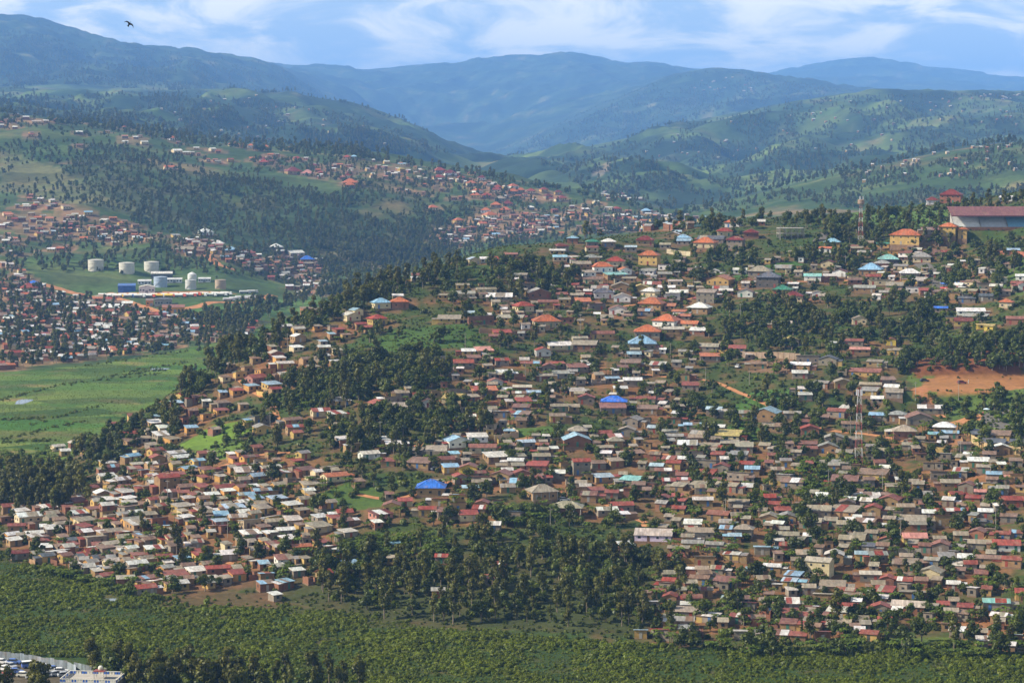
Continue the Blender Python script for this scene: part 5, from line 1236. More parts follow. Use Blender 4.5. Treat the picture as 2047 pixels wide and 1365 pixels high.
# ------------------------------------------------------------------ roads and paths laid over the relief
def ribbon(name, px, width, mat, ymin=690, ymax=1700, lift=0.14):
    P = hit([q[0] for q in px], [q[1] for q in px], ymin, ymax)[:, :2]
    t = np.concatenate([[0], np.cumsum(np.linalg.norm(np.diff(P, axis=0), axis=1))]); n = max(8, int(t[-1] / 1.5))
    q = np.linspace(0, t[-1], n); X = np.stack([np.interp(q, t, P[:, 0]), np.interp(q, t, P[:, 1])], 1)
    k = np.exp(-0.5 * (np.arange(-8, 9) / 4.0) ** 2); k /= k.sum()
    X = np.stack([np.convolve(np.pad(X[:, i], 8, mode='reflect', reflect_type='odd'), k, mode='valid') for i in (0, 1)], 1)
    d = np.gradient(X, axis=0); d /= np.linalg.norm(d, axis=1, keepdims=True); nrm = np.stack([-d[:, 1], d[:, 0]], 1)
    V = []; m_ = 6
    for i in range(n):
        for j in range(m_):
            e = (j / (m_ - 1) - 0.5) * width * (1 + 0.06 * math.sin(i * 0.9 + j)); p = X[i] + nrm[i] * e; V.append((p[0], p[1], float(height(p[0], p[1])) + lift))
    Fc = [(i * m_ + j, i * m_ + j + 1, (i + 1) * m_ + j + 1, (i + 1) * m_ + j) for i in range(n - 1) for j in range(m_ - 1)]
    tag(add(name, mesh_from(name, V, Fc, [mat], smooth=True)), kind='structure')
ribbon('road', [(1828, 520), (1846, 530), (1866, 544), (1876, 560), (1880, 576)], 8, M['tar'])
ribbon('road', [(1636, 484), (1652, 472), (1662, 462)], 8, M['tar'])
ribbon('road', [(2014, 818), (1985, 823), (1974, 835), (1990, 848), (2016, 860), (2060, 878)], 7.5, M['tar'])
ribbon('path', [(1836, 785), (1850, 805), (1868, 824), (1885, 835)], 3.2, M['earth'])
ribbon('path', [(1900, 850), (1940, 838), (1966, 830)], 8, M['earth'], lift=0.07)
ribbon('path', [(780, 905), (830, 893), (890, 876), (930, 870)], 3.0, M['earth'])
ribbon('path', [(425, 938), (470, 922), (520, 908), (580, 905)], 3.0, M['earth'])
ribbon('path', [(1060, 905), (1130, 880), (1210, 872), (1250, 880)], 3.0, M['earth'])
ribbon('path', [(1280, 1050), (1340, 1052), (1400, 1058)], 3.0, M['earth'])
for px_ in ([(1300, 900), (1420, 935), (1560, 1020), (1700, 1060), (1850, 1060)], [(700, 985), (800, 1000), (900, 960), (1040, 960), (1200, 1000), (1290, 1045)], [(200, 1000), (280, 1060), (360, 1100), (480, 1130)],
            [(380, 980), (470, 1010), (560, 1060), (640, 1080)], [(1350, 1150), (1500, 1180), (1700, 1190), (1900, 1170), (2060, 1180)], [(1180, 620), (1350, 600), (1500, 575), (1700, 560), (1840, 560)],
            [(480, 760), (540, 800), (560, 850)], [(1240, 740), (1420, 760), (1600, 850), (1800, 880), (1900, 900)], [(60, 1060), (200, 1090), (330, 1150)]):
    ribbon('path', px_, 2.6, M['earth'])
ribbon('path', [(0, 558), (60, 562), (110, 575), (160, 588)], 9, M['earth'], 1500, 2900)
ribbon('path', [(195, 592), (240, 600), (280, 611), (318, 622), (345, 630), (400, 632)], 8, M['earth'], 1500, 2900)
ribbon('path', [(362, 618), (400, 612), (460, 605), (530, 596), (545, 590)], 10, M['earth'], 1500, 2900)
ribbon('path', [(408, 508), (425, 520), (440, 532), (470, 540)], 9, M['earth'], 1500, 3000)
ribbon('path', [(196, 590), (300, 592), (460, 586)], 26, M['earth'], 1500, 2900, 0.25)
def pond(u, v, rx, ry, ymin=690, ymax=1800):
    p = hit(u, v, ymin, ymax)[0]; V = [(p[0], p[1], 0)] + [(p[0] + rx * (1 + 0.2 * math.sin(3 * a)) * math.cos(a), p[1] + ry * (1 + 0.25 * math.cos(2 * a)) * math.sin(a), 0) for a in np.linspace(0, 6.283, 25)[:-1]]
    zz = max(float(height(a, b)) for a, b, _ in V) + 0.05
    V = [(a, b, zz) for a, b, _ in V]; tag(add('pond', mesh_from('pond', V, [(0, 1 + i, 1 + (i + 1) % 24) for i in range(24)], [M['water']])), kind='structure')
pond(212, 1199, 5, 3.5); pond(46, 803, 4, 16, 1000); pond(318, 738, 6, 8, 1000)

# ------------------------------------------------------------------ storage tanks and depot
def storage_tank(u, v, wpx, hpx, col, label, cone=0.06):
    p = hit(u, v, 1500, 2900)[0]; k = p[1] / FPX; r = wpx * k / 2; h = hpx * k
    z0 = min(float(height(p[0] + r * a, p[1] + r + r * b)) for a, b in ((0, -1), (0, 1), (1, 0), (-1, 0))) ; zt = float(p[2]) + h
    o = empty('storage_tank', (p[0], p[1] + r, z0)); H_ = zt - z0
    add('shell', MB().lathe([(r, -0.5), (r, H_)], 40).mesh('shell', M['paint'], False), o, color=col)
    add('roof', MB().lathe([(r * 0.985, H_ + 0.004), (r * 0.5, H_ + r * cone), (0.05, H_ + r * cone * 1.6)], 40).mesh('roof', M['paint']), o, color=tuple(c * 0.9 for c in col))
    for f in (0.34, 0.67, 0.985):
        add('wind_girder', MB().lathe([(r + 0.02, H_ * f), (r + 0.16, H_ * f + 0.02), (r + 0.16, H_ * f + 0.16), (r + 0.02, H_ * f + 0.18)], 40).mesh('girder', M['paint']), o, color=tuple(c * 0.8 for c in col))
    st = MB()
    for q in range(40):
        a = math.radians(-150 + q * 2.6); z = H_ * q / 40; st.box(-0.3, 0.3, -0.15, 0.15, 0, 0.08); n = len(st.v)
        c, s_ = math.cos(a), math.sin(a)
        for m_ in range(n - 8, n): x, y, zz = st.v[m_]; x += r + 0.35; st.v[m_] = (x * c - y * s_, x * s_ + y * c, zz + z)
    add('stair', st.mesh('stair', M['pole']), o)
    tag(o, label, 'storage tank', 'fuel storage tanks of the depot')
CR = (0.46, 0.44, 0.38)
storage_tank(189, 543, 31, 23, CR, 'cream cylindrical storage tank at the upper terrace end near the open field')
storage_tank(251, 548, 31, 22, (0.48, 0.46, 0.40), 'cream cylindrical storage tank in the middle of the upper three')
storage_tank(301, 546, 30, 22, (0.47, 0.455, 0.40), 'cream cylindrical storage tank uphill of the white gabled shed')
storage_tank(319, 575, 27, 21, (0.30, 0.36, 0.46), 'blue-grey storage tank with dark blue flank above the tanker row')
storage_tank(380, 579, 22, 19, (0.45, 0.45, 0.43), 'grey storage tank in front of the coned tank')
storage_tank(383, 562, 18, 13, (0.60, 0.60, 0.58), 'small pale storage tank with conical roof', 0.35)
storage_tank(439.5, 578, 22, 18, (0.34, 0.26, 0.18), 'rusty brown storage tank above the tanker row end')
def block(name, u, v, wpx, dep, h, form, rc, wc, label, cat, rz=0.1, rise=None, ymin=1500, ymax=2900, wins=4, group=None):
    p = hit(u, v, ymin, ymax)[0]; L_ = wpx * p[1] / FPX
    o = empty(name, (p[0], p[1] + dep / 2, p[2] + 0.3), rz); w, r, pl = house_geo(form, L_, dep, h, rise if rise is not None else dep * 0.14, 2.5, back_low=False)
    add('wall', w.mesh('wall', M['wall']), o, color=wc); add('roof', r.mesh('roof', M['roof']), o, color=rc); add('plinth', pl.mesh('plinth', M['plinth']), o)
    for k in range(wins):
        x = -L_ / 2 + L_ * (k + 0.5) / wins
        if k == wins // 2: add('door', DOOR_ME, o, (x, -dep / 2 - 0.02, 0), scale=(2.4, 0.1, min(2.8, h * 0.8)), color=(0.2, 0.2, 0.22))
        else: add('window', WIN_ME, o, (x, -dep / 2 - 0.02, h * 0.4), scale=(1.5, 0.1, 1.2))
    tag(o, label, cat, group)
    return o
block('depot_shed', 252, 585, 34, 10, 6, 's', (0.06, 0.15, 0.42), (0.05, 0.12, 0.38), 'bright blue sheet-metal depot shed behind the parked tankers', 'shed', wins=0)
block('depot_shed', 292, 587, 31, 12, 5.5, 'e', (0.66, 0.62, 0.5), (0.6, 0.6, 0.6), 'white gabled depot shed with dark bays behind the tankers', 'shed', wins=5)
block('depot_shed', 322, 558, 42, 12, 5, 'g', (0.62, 0.6, 0.55), (0.1, 0.1, 0.1), 'long dark open-sided depot shed below the cream tanks', 'shed', wins=0)
block('depot_shed', 288, 570, 26, 7, 3.6, 's', ROOFC['w'], (0.6, 0.6, 0.6), 'low white depot office beside the blue-grey tank', 'shed')
block('depot_shed', 348, 566, 30, 6, 3.4, 's', ROOFC['w'], (0.62, 0.62, 0.62), 'long white depot store between the grey tanks', 'shed', wins=5)
block('depot_shed', 408, 565, 24, 6, 3.4, 's', ROOFC['w'], (0.62, 0.62, 0.62), 'white depot store uphill of the rusty tank', 'shed', wins=5)
block('brick_building', 298, 613, 14, 8, 5, 's', ROOFC['n'], (0.55, 0.24, 0.07), 'orange-walled block beside the earth road to the tanks', 'building', wins=2)
block('brick_building', 325, 613, 34, 10, 6, 'h', ROOFC['k'], (0.3, 0.28, 0.26), 'unfinished grey two-storey building by the depot road', 'building', wins=6)
block('brick_building', 345, 626, 44, 11, 4.5, 's', (0.26, 0.10, 0.06), (0.58, 0.27, 0.05), 'long orange building with brown roofs at the road fork', 'building', wins=6)
block('brick_building', 437, 659, 11, 6, 4, 's', (0.75, 0.5, 0.05), (0.7, 0.42, 0.03), 'small bright yellow kiosk building at the valley mouth', 'building', wins=1)
def tanker(u, v, rz, col, cabc, label):
    p = hit(u, v, 1500, 2900)[0]; o = empty('tanker_truck', (p[0], p[1], p[2] + 0.2), rz)
    add('chassis', MB().box(-5.2, 5.0, -1.0, 1.0, 0.75, 1.1).mesh('chassis', M['rubber']), o)
    t = MB(); n = 14; prof = [(1.2 * math.cos(2 * math.pi * k / n), 2.25 + 1.1 * math.sin(2 * math.pi * k / n)) for k in range(n)]; t.extrude(prof, 'x', -5.2, 2.2)
    add('tank', t.mesh('tank', M['paint']), o, color=col)
    add('cab', MB().extrude([(3.0, 0.9), (5.2, 0.9), (5.2, 2.0), (4.9, 3.1), (3.0, 3.2)], 'y', -1.2, 1.2).mesh('cab', M['paint']), o, color=cabc)
    add('windscreen', MB().extrude([(5.23, 2.05), (5.26, 2.05), (4.95, 2.95), (4.92, 2.95)], 'y', -1.05, 1.05).mesh('windscreen', M['glass']), o)
    for x in (-4.2, -2.9, 2.0, 4.1):
        for y in (-1.05, 1.05): add('wheel', WHEEL, o, (x, y, 0.5))
    tag(o, label, 'truck', 'tanker trucks parked at the depot')
WHEEL = MB().lathe([(0.5, -0.16), (0.5, 0.16)], 12)
WHEEL.v = [(x, z, y) for x, y, z in WHEEL.v]; WHEEL = WHEEL.mesh('tyre', M['rubber'])
for k in range(25):
    u = 208 + k * 10.2; yel = k in (11, 13, 19)
    tanker(u, 594 - 3.5 * max(0, (u - 330) / 130) + (k % 2) * 1.5, math.radians(-12 + (k % 3) * 4), (0.75, 0.48, 0.06) if yel else (0.58, 0.58, 0.56), RD.choice([(0.7, 0.7, 0.7), (0.6, 0.1, 0.05), (0.1, 0.2, 0.5), (0.7, 0.5, 0.1)]),
           'yellow tanker truck in the depot row' if yel else 'white tanker truck in the long row below the depot sheds')
for k, (u, v) in enumerate(((458, 603), (470, 601), (482, 599), (491, 601), (502, 598), (490, 588), (505, 587))):
    tanker(u, v, math.radians(14), (0.56, 0.56, 0.56), (0.5, 0.5, 0.52), 'white tanker truck queuing on the curved depot road')

# ------------------------------------------------------------------ grandstand
def grandstand():
    p = hit(1985, 461, 1000, 1560)[0]; k = p[1] / FPX; x0 = -(1985 - 1904) * k; x1 = x0 + 64
    o = empty('grandstand', (p[0], p[1], p[2]), 0.0)
    add('base_wall', MB().box(x0 + 1, x1, -0.2, 0.3, -2.5, 2.0).mesh('base_wall', M['wall']), o, color=(0.36, 0.17, 0.09))
    add('side_wall', MB().extrude([(0.3, -2.5), (12.2, -2.5), (12.2, 12.2), (11.2, 8.2), (0.3, 2.0)], 'x', x0 + 0.7, x0 + 1.0).mesh('side_wall', M['concrete']), o)
    add('rear_wall', MB().box(x0 + 1, x1, 11.6, 12.0, -2, 12.2).mesh('rear_wall', M['concrete']), o)
    add('roof', MB().extrude([(-2.5, 8.3), (13.5, 12.9), (13.5, 13.2), (-2.5, 8.6)], 'x', x0 - 1.0, x1 + 1).mesh('roof', M['roof']), o, color=(0.19, 0.075, 0.075))
    add('fascia', MB().box(x0 - 1.0, x1 + 1, -2.62, -2.5, 8.0, 8.65).mesh('fascia', M['paint']), o, color=(0.16, 0.06, 0.06))
    a = x0 + 1.2
    for q, col in enumerate(((0.62, 0.62, 0.60), (0.42, 0.44, 0.47), (0.16, 0.34, 0.48), (0.42, 0.44, 0.47))):
        b = a + 15.2; s_ = MB()
        for n in range(10): s_.box(a, b - 0.5, 0.4 + n * 1.1, 0.4 + (n + 1) * 1.1, 1.6 + n * 0.62, 2.2 + n * 0.62)
        add('seating_block', s_.mesh('seating', M['paint']), o, color=col)
        add('aisle_wall', MB().extrude([(0.32, 1.5), (11.4, 1.5), (11.4, 9.2), (0.32, 2.9)], 'x', b - 0.48, b - 0.2).mesh('aisle', M['concrete']), o)
        add('column', MB().box(b - 0.45, b - 0.15, 10.9, 11.5, 8, 12).mesh('column', M['concrete']), o)
        a = b
    tag(o, 'long roofed grandstand with maroon roof and tiered seats on the ridge', 'grandstand')
grandstand()

# ------------------------------------------------------------------ lattice masts and poles
def mast(u, v, top_v, label, platform):
    p = hit(u, v, 690, 1560)[0]; H_ = (v - top_v) * p[1] / FPX; o = empty('lattice_mast', tuple(p)); n = 9; w0, w1 = 1.5, 0.55
    for s_ in range(n):
        za, zb = H_ * s_ / n, H_ * (s_ + 1) / n; wa = w0 + (w1 - w0) * s_ / n; wb = w0 + (w1 - w0) * (s_ + 1) / n; a = MB()
        ca = [(x * wa, y * wa, za - (0.5 if s_ == 0 else 0)) for x, y in ((-1, -1), (1, -1), (1, 1), (-1, 1))]; cb = [(x * wb, y * wb, zb) for x, y in ((-1, -1), (1, -1), (1, 1), (-1, 1))]
        for q in range(4):
            a.bar(ca[q], cb[q], 0.08); a.bar(ca[q], cb[(q + 1) % 4], 0.04); a.bar(ca[(q + 1) % 4], cb[q], 0.04); a.bar(cb[q], cb[(q + 1) % 4], 0.05)
        add('mast_section', a.mesh('mast_section', M['paint']), o, color=(0.34, 0.10, 0.08) if s_ % 2 == 0 else (0.55, 0.54, 0.52))
    if platform:
        add('antenna_drum', MB().lathe([(1.6, H_ - 0.2), (1.9, H_ + 0.3), (1.9, H_ + 2.4), (1.5, H_ + 2.6)], 12).mesh('drum', M['paint']), o, color=(0.24, 0.17, 0.13))
        for q in range(3): add('antenna_panel', MB().box(-0.25, 0.25, -0.1, 0.1, H_ + 2.6, H_ + 4.4).mesh('panel', M['paint']), o, (1.2 * math.cos(q * 2.1), 1.2 * math.sin(q * 2.1), 0), color=(0.5, 0.5, 0.5))
    else:
        for q in range(6): add('antenna_panel', MB().box(-0.2, 0.2, -0.1, 0.1, H_ - 3.2, H_ - 0.8).mesh('panel', M['paint']), o, (1.1 * math.cos(q * 1.05), 1.1 * math.sin(q * 1.05), 0), color=(0.7, 0.7, 0.7))
    tag(o, label, 'mast')
mast(1720, 490, 408, 'red and white lattice mast with brown drum top on the ridge', True)
mast(1716, 930, 772, 'red and white lattice mast standing among the hillside houses', False)
POLE = MB().bar((0, 0, -0.5), (0, 0, 8.2), 0.13, 0.08, 6).mesh('pole_shaft', M['pole']); ARM = MB().box(-0.9, 0.9, -0.06, 0.06, 7.5, 7.65).mesh('cross_arm', M['pole'])
ppx = [(1353, 900), (1410, 770), (1498, 770), (1830, 800), (1916, 800), (1582, 1010), (1656, 980), (1764, 985), (1920, 920), (540, 860), (455, 1075), (335, 1000), (305, 960), (610, 1010), (1115, 880), (1100, 1060), (990, 620), (1250, 740), (1340, 720),
       (1560, 480), (1600, 520), (1690, 540), (1760, 520), (1890, 560), (1230, 560), (1160, 660), (640, 1060), (250, 1060), (140, 1080), (760, 880), (1450, 1040), (1800, 1080), (1990, 1060), (1980, 960), (1700, 880), (1480, 640), (1050, 760), (930, 700), (575, 700), (660, 640)]
for (u, v), p in zip(ppx, hit([q[0] for q in ppx], [q[1] for q in ppx], 690, 1560)):
    o = empty('utility_pole', tuple(p), RD.uniform(-0.6, 0.6)); add('shaft', POLE, o); add('cross_arm', ARM, o)
    d, rel, mk = where(p[0], p[1], MPTS); tag(o, f'thin grey utility pole with short cross arm, {rel} {mk}', 'pole', f'utility poles {rel} {mk}')

# ------------------------------------------------------------------ compound walls
def wall_line(pts, h, col, label, group=None, name='compound_wall'):
    o = None; V = MB(); P = [Vector((q[0], q[1], 0)) for q in pts]
    o = empty(name, (P[0].x, P[0].y, float(height(P[0].x, P[0].y))))
    for a, b in zip(P[:-1], P[1:]):
        n = max(1, int((b - a).length / 3.0)); d = (b - a) / n; nv = Vector((-d.y, d.x, 0)).normalized() * 0.12
        for k in range(n):
            s_, e = a + d * k, a + d * (k + 1); za = float(height(s_.x, s_.y)); zb = float(height(e.x, e.y)); z = (za + zb) / 2 - o.location.z; lo = min(za, zb) - 0.4 - o.location.z
            s2, e2 = s_ - P[0], e - P[0]; top = z + h; m_ = MB()
            m_.quads([(s2.x - nv.x, s2.y - nv.y, lo), (e2.x - nv.x, e2.y - nv.y, lo), (e2.x + nv.x, e2.y + nv.y, lo), (s2.x + nv.x, s2.y + nv.y, lo),
                      (s2.x - nv.x, s2.y - nv.y, top), (e2.x - nv.x, e2.y - nv.y, top), (e2.x + nv.x, e2.y + nv.y, top), (s2.x + nv.x, s2.y + nv.y, top)], [(0, 3, 2, 1), (4, 5, 6, 7), (0, 1, 5, 4), (1, 2, 6, 5), (2, 3, 7, 6), (3, 0, 4, 7)])
            add('wall_panel', m_.mesh('wall_panel', M['wall']), o, color=vary(col, 0.1))
            add('pier', MB().box(-0.18, 0.18, -0.18, 0.18, lo, top + 0.15).mesh('pier', M['wall']), o, (s2.x, s2.y, 0), color=vary(col, 0.1))
    tag(o, label, 'wall', group, 'thing')
def wall_px(px, h, col, label):
    P = hit([q[0] for q in px], [q[1] for q in px], 690, 1560); wall_line([(p[0], p[1]) for p in P], h, col, label)
wall_px([(958, 666), (1040, 670), (1100, 660)], 2.4, (0.32, 0.2, 0.12), 'long brown compound wall below the big orange villa')
wall_px([(1480, 714), (1600, 720)], 3.0, (0.30, 0.22, 0.16), 'tall buttressed wall along the bare plot')
wall_px([(1863, 508), (1925, 511)], 3.0, (0.16, 0.10, 0.08), 'dark brown wall below the yellow ridge villas')
wall_px([(967, 870), (1005, 850), (1036, 874), (988, 883)], 2.6, (0.42, 0.34, 0.22), 'tan wall angled round the white block house yard')
wall_px([(1333, 506), (1380, 512)], 2.6, (0.5, 0.42, 0.28), 'cream wall by the two-storey cream villa')
wall_px([(1734, 1106), (1841, 1110)], 2.4, (0.36, 0.32, 0.27), 'long grey block wall with piers below the red-white mast')
wall_px([(1942, 884), (1980, 905), (2040, 910)], 3.2, (0.48, 0.35, 0.18), 'ochre compound wall below the tarmac bend')
wall_px([(1067, 1012), (1103, 1010)], 2.4, (0.3, 0.2, 0.13), 'brown wall fronting the tan porch house')
wall_px([(1995, 512), (2060, 516)], 2.6, (0.35, 0.13, 0.08), 'red brick wall below the pale blue ridge roof')
wall_px([(1700, 700), (1760, 704)], 2.2, (0.30, 0.22, 0.16), 'brown garden wall above the earth cutting houses')
wl_items = []
cand = [H for H in INDIV if H.form in 'sg' and not H.two]; RD.shuffle(cand)
class Yard: pass
for H in cand[:110]:
    y = Yard(); c, s_ = math.cos(H.rz), math.sin(H.rz); sd = RD.choice((-1, 1)); w_ = RD.uniform(3, 6); f = -H.D / 2 - RD.uniform(0.5, 2.0)
    loc = [(sd * (H.L / 2 + 0.3), H.D * 0.3), (sd * (H.L / 2 + w_), H.D * 0.3), (sd * (H.L / 2 + w_), f), (sd * (H.L / 2 + 0.6), f)][:RD.choice((2, 3, 4))]
    y.pts = [(H.x + c * a - s_ * b, H.y + s_ * a + c * b) for a, b in loc]; y.x, y.y = y.pts[0]
    y.col = vary(WALLC[RD.choice('gtyn')], 0.15); y.look = 'low mud-brick yard wall beside a house'; wl_items.append(y)
order_labels(wl_items, MPTS)
for y in wl_items: wall_line(y.pts, RD.uniform(1.3, 2.0), y.col, y.label, 'yard walls between houses', 'yard_wall')

# ------------------------------------------------------------------ market stalls by the ridge road
stall = []
for k in range(15):
    u = 1886 + (k % 6) * 9 + RD.uniform(-2, 2); v = 566 + (k // 6) * 9 + (k % 6) * 2; p = hit(u, v, 690, 1560)[0]; o = empty('market_stall', tuple(p), RD.uniform(-0.3, 0.3))
    col, cn = ((0.05, 0.18, 0.62), 'blue') if k < 8 else (((0.55, 0.06, 0.05), 'red') if k % 3 == 0 else ((0.62, 0.62, 0.6), 'white'))
    for x in (-1.5, 1.5):
        for y in (-1.1, 1.1): add('post', POST_ME, o, (x, y, -0.3), scale=(0.5, 0.5, 2.7 if y > 0 else 2.4))
    add('canopy', MB().extrude([(-1.6, 2.05), (1.6, 2.4), (1.6, 2.46), (-1.6, 2.11)], 'x', -1.9, 1.9).mesh('canopy', M['paint']), o, color=col)
    add('counter', MB().box(-1.4, 1.4, -0.9, -0.1, 0, 0.9).mesh('counter', M['bark']), o)
    tag(o, f'small {cn}-canopied market stall beside the ridge road', 'stall', f'{cn} market stalls by the ridge road')

# ------------------------------------------------------------------ building under construction
def construction():
    p = hit(1583, 478, 690, 1560)[0]; o = empty('unfinished_building', tuple(p), 0.08); L_, D_ = 15.0, 9.0
    for fl in range(2):
        add('floor_slab', MB().box(-L_ / 2, L_ / 2, 0, D_, 3 + fl * 3.1, 3.25 + fl * 3.1).mesh('slab', M['concrete']), o)
        for i in range(5):
            for j in range(3): add('column', MB().box(-0.18, 0.18, -0.18, 0.18, fl * 3.1 + (0.15 if fl else -2), fl * 3.1 + 3).mesh('col', M['concrete']), o, (-L_ / 2 + 0.4 + i * (L_ - 0.8) / 4, 0.4 + j * (D_ - 0.8) / 2, 0))
    for i in range(17): add('scaffold_pole', MB().bar((0, 0, -1), (RD.uniform(-0.2, 0.2), 0, RD.uniform(6.5, 8.5)), 0.06).mesh('scaffold_pole', M['bark']), o, (-L_ / 2 + i * L_ / 16, -0.6, 0))
    for z in (1.6, 3.4, 5.2): add('scaffold_rail', MB().bar((-L_ / 2, -0.65, z), (L_ / 2, -0.65, z + RD.uniform(-0.2, 0.2)), 0.05).mesh('rail', M['bark']), o)
    tag(o, 'grey concrete building frame under construction with timber scaffold', 'building')
construction()

# ------------------------------------------------------------------ vehicles
def car(x, y, rz, col, label, group=None, van=False):
    z = float(height(x, y)); o = empty('minibus' if van else 'car', (x, y, z + 0.06), rz)
    if van:
        add('body', MB().extrude([(-2.4, 0.35), (2.4, 0.35), (2.45, 1.1), (2.0, 1.25), (-2.4, 1.25)], 'y', -0.9, 0.9).mesh('body', M['paint']), o, color=col)
        add('cabin', MB().extrude([(-2.38, 1.251), (1.98, 1.251), (1.45, 1.95), (-2.3, 1.95)], 'y', -0.84, 0.84).mesh('cabin', M['glass']), o)
        add('roof', MB().box(-2.32, 1.5, -0.88, 0.88, 1.951, 2.1).mesh('roof', M['paint']), o, color=(0.75, 0.75, 0.75))
    else:
        add('body', MB().extrude([(-2.1, 0.3), (2.1, 0.3), (2.15, 0.7), (1.1, 0.92), (-2.0, 0.98), (-2.15, 0.7)], 'y', -0.85, 0.85).mesh('body', M['paint']), o, color=col)
        add('cabin', MB().extrude([(-1.9, 0.99), (1.1, 0.95), (0.4, 1.42), (-1.4, 1.44)], 'y', -0.74, 0.74).mesh('cabin', M['glass']), o)
        add('roof', MB().extrude([(-1.42, 1.442), (0.42, 1.422), (0.2, 1.5), (-1.2, 1.52)], 'y', -0.72, 0.72).mesh('roof', M['paint']), o, color=col)
    for a in (-1.35, 1.35):
        for b in (-0.84, 0.84): add('wheel', WHEEL, o, (a, b, 0.32), scale=(0.62, 0.7, 0.62))
    for b in (-0.6, 0.6): add('headlight', UNIT_L, o, (2.12, b, 0.62), scale=(0.1, 0.3, 0.16))
    tag(o, label, 'minibus' if van else 'car', group)
UNIT_L = MB().box(-0.5, 0.5, -0.5, 0.5, -0.5, 0.5).mesh('lamp_lens', M['tank'])
q = hit([1848, 1923, 872, 1128, 1475, 1655], [763, 767, 940, 1001, 735, 470], 690, 1560)
car(q[0][0], q[0][1], 0.2, (0.03, 0.035, 0.05), 'dark car parked at the edge of the red earth pitch')
car(q[1][0], q[1][1], 0.1, (0.16, 0.02, 0.03), 'dark red car in the middle of the red earth pitch')
car(q[2][0], q[2][1], 0.5, (0.08, 0.09, 0.12), 'dark car parked among houses uphill from the royal blue roof')
car(q[3][0], q[3][1], 0.3, (0.6, 0.6, 0.6), 'white car parked beside the tan porch house')
car(q[4][0], q[4][1], 1.2, (0.6, 0.6, 0.6), 'white car parked at the end of the walled bare plot')
car(q[5][0], q[5][1], 1.0, (0.1, 0.1, 0.12), 'dark car on the upper ridge road')
def near_yard():
    cols = [(0.65, 0.65, 0.65), (0.35, 0.37, 0.4), (0.08, 0.15, 0.4), (0.7, 0.68, 0.6), (0.3, 0.05, 0.04), (0.2, 0.22, 0.25)]; nm = ['white', 'silver grey', 'blue', 'cream', 'dark red', 'charcoal']
    pts = [(10, 1340, 0), (22, 1334, 1), (32, 1345, 2), (100, 1343, 3), (112, 1350, 1), (122, 1344, 0), (95, 1352, 1), (80, 1346, 5), (12, 1353, 4), (48, 1352, 3), (66, 1356, 0), (130, 1352, 1), (4, 1326, 0), (28, 1326, 2), (90, 1336, 0), (108, 1340, 2)]
    for (u, v, c), p in zip(pts, hit([a[0] for a in pts], [a[1] for a in pts], 641, 800)): car(p[0], p[1], RD.uniform(-0.8, 0.8), cols[c], f'{nm[c]} car parked in the fenced yard below the swamp', f'{nm[c]} cars in the fenced yard')
    p = hit(60, 1334, 641, 800)[0]; car(p[0], p[1], 0.35, (0.08, 0.14, 0.45), 'blue minibus with white roof against the sheet-metal fence', van=True)
    F_ = hit([-60, 40, 135, 152], [1312, 1322, 1337, 1347], 641, 800); o = empty('sheet_metal_fence', tuple(F_[0]))
    for a, b in zip(F_[:-1], F_[1:]):
        n = max(1, int(np.linalg.norm(b - a) / 1.6))
        for k in range(n):
            s_, e = a + (b - a) * k / n - F_[0], a + (b - a) * (k + 0.97) / n - F_[0]; m_ = MB(); h = RD.uniform(2.3, 2.7)
            m_.quads([(s_[0], s_[1], s_[2] - 0.3), (e[0], e[1], e[2] - 0.3), (e[0], e[1], e[2] + h), (s_[0], s_[1], s_[2] + h), (s_[0], s_[1] + 0.05, s_[2] - 0.3), (e[0], e[1] + 0.05, e[2] - 0.3), (e[0], e[1] + 0.05, e[2] + h), (s_[0], s_[1] + 0.05, s_[2] + h)],
                     [(0, 1, 2, 3), (5, 4, 7, 6), (3, 2, 6, 7), (1, 0, 4, 5), (0, 3, 7, 4), (2, 1, 5, 6)])
            add('fence_panel', m_.mesh('fence_panel', M['roof']), o, color=vary((0.27, 0.31, 0.34), 0.25))
    tag(o, 'long pale grey sheet-metal fence between the parked cars and the swamp', 'fence')
    F_ = hit([148, 186], [1340, 1349], 641, 800); o = empty('sheet_metal_fence', tuple(F_[0])); d = (F_[1] - F_[0])
    for k in range(5):
        s_, e = d * k / 5, d * (k + 0.97) / 5; add('fence_panel', MB().quads([(s_[0], s_[1], -0.3), (e[0], e[1], -0.3), (e[0], e[1], 2.6), (s_[0], s_[1], 2.6), (s_[0], s_[1] + 0.05, -0.3), (e[0], e[1] + 0.05, -0.3), (e[0], e[1] + 0.05, 2.6), (s_[0], s_[1] + 0.05, 2.6)],
            [(0, 1, 2, 3), (5, 4, 7, 6), (3, 2, 6, 7), (1, 0, 4, 5), (0, 3, 7, 4), (2, 1, 5, 6)]).mesh('fence_panel', M['roof']), o, color=vary((0.27, 0.31, 0.34), 0.25))
    tag(o, 'short pale sheet-metal fence behind the roof-terrace building', 'fence')
    # building with a roof terrace
    Yb = 668.0; xb = float(uv_dir(186, 1352)[0]) * Yb; zb = 5.2; zg = float(height(xb, Yb)); o = empty('terrace_building', (xb, Yb, zg), math.radians(-6)); top = zb - zg; hx, hy = 8.0, 5.2
    add('wall', MB().box(-hx, hx, -hy, hy, -0.5, top - 0.2).mesh('wall', M['wall']), o, color=(0.45, 0.36, 0.24))
    add('roof_deck', MB().box(-hx - 0.1, hx + 0.1, -hy - 0.1, hy + 0.1, top - 0.196, top).mesh('deck', M['concrete']), o)
    for fl in range(1):
        for k in range(5): add('window', WIN_ME, o, (-hx + 1.8 + k * 3.1, -hy - 0.02, 1.2 + fl * 3.4), scale=(1.4, 0.08, 1.4))
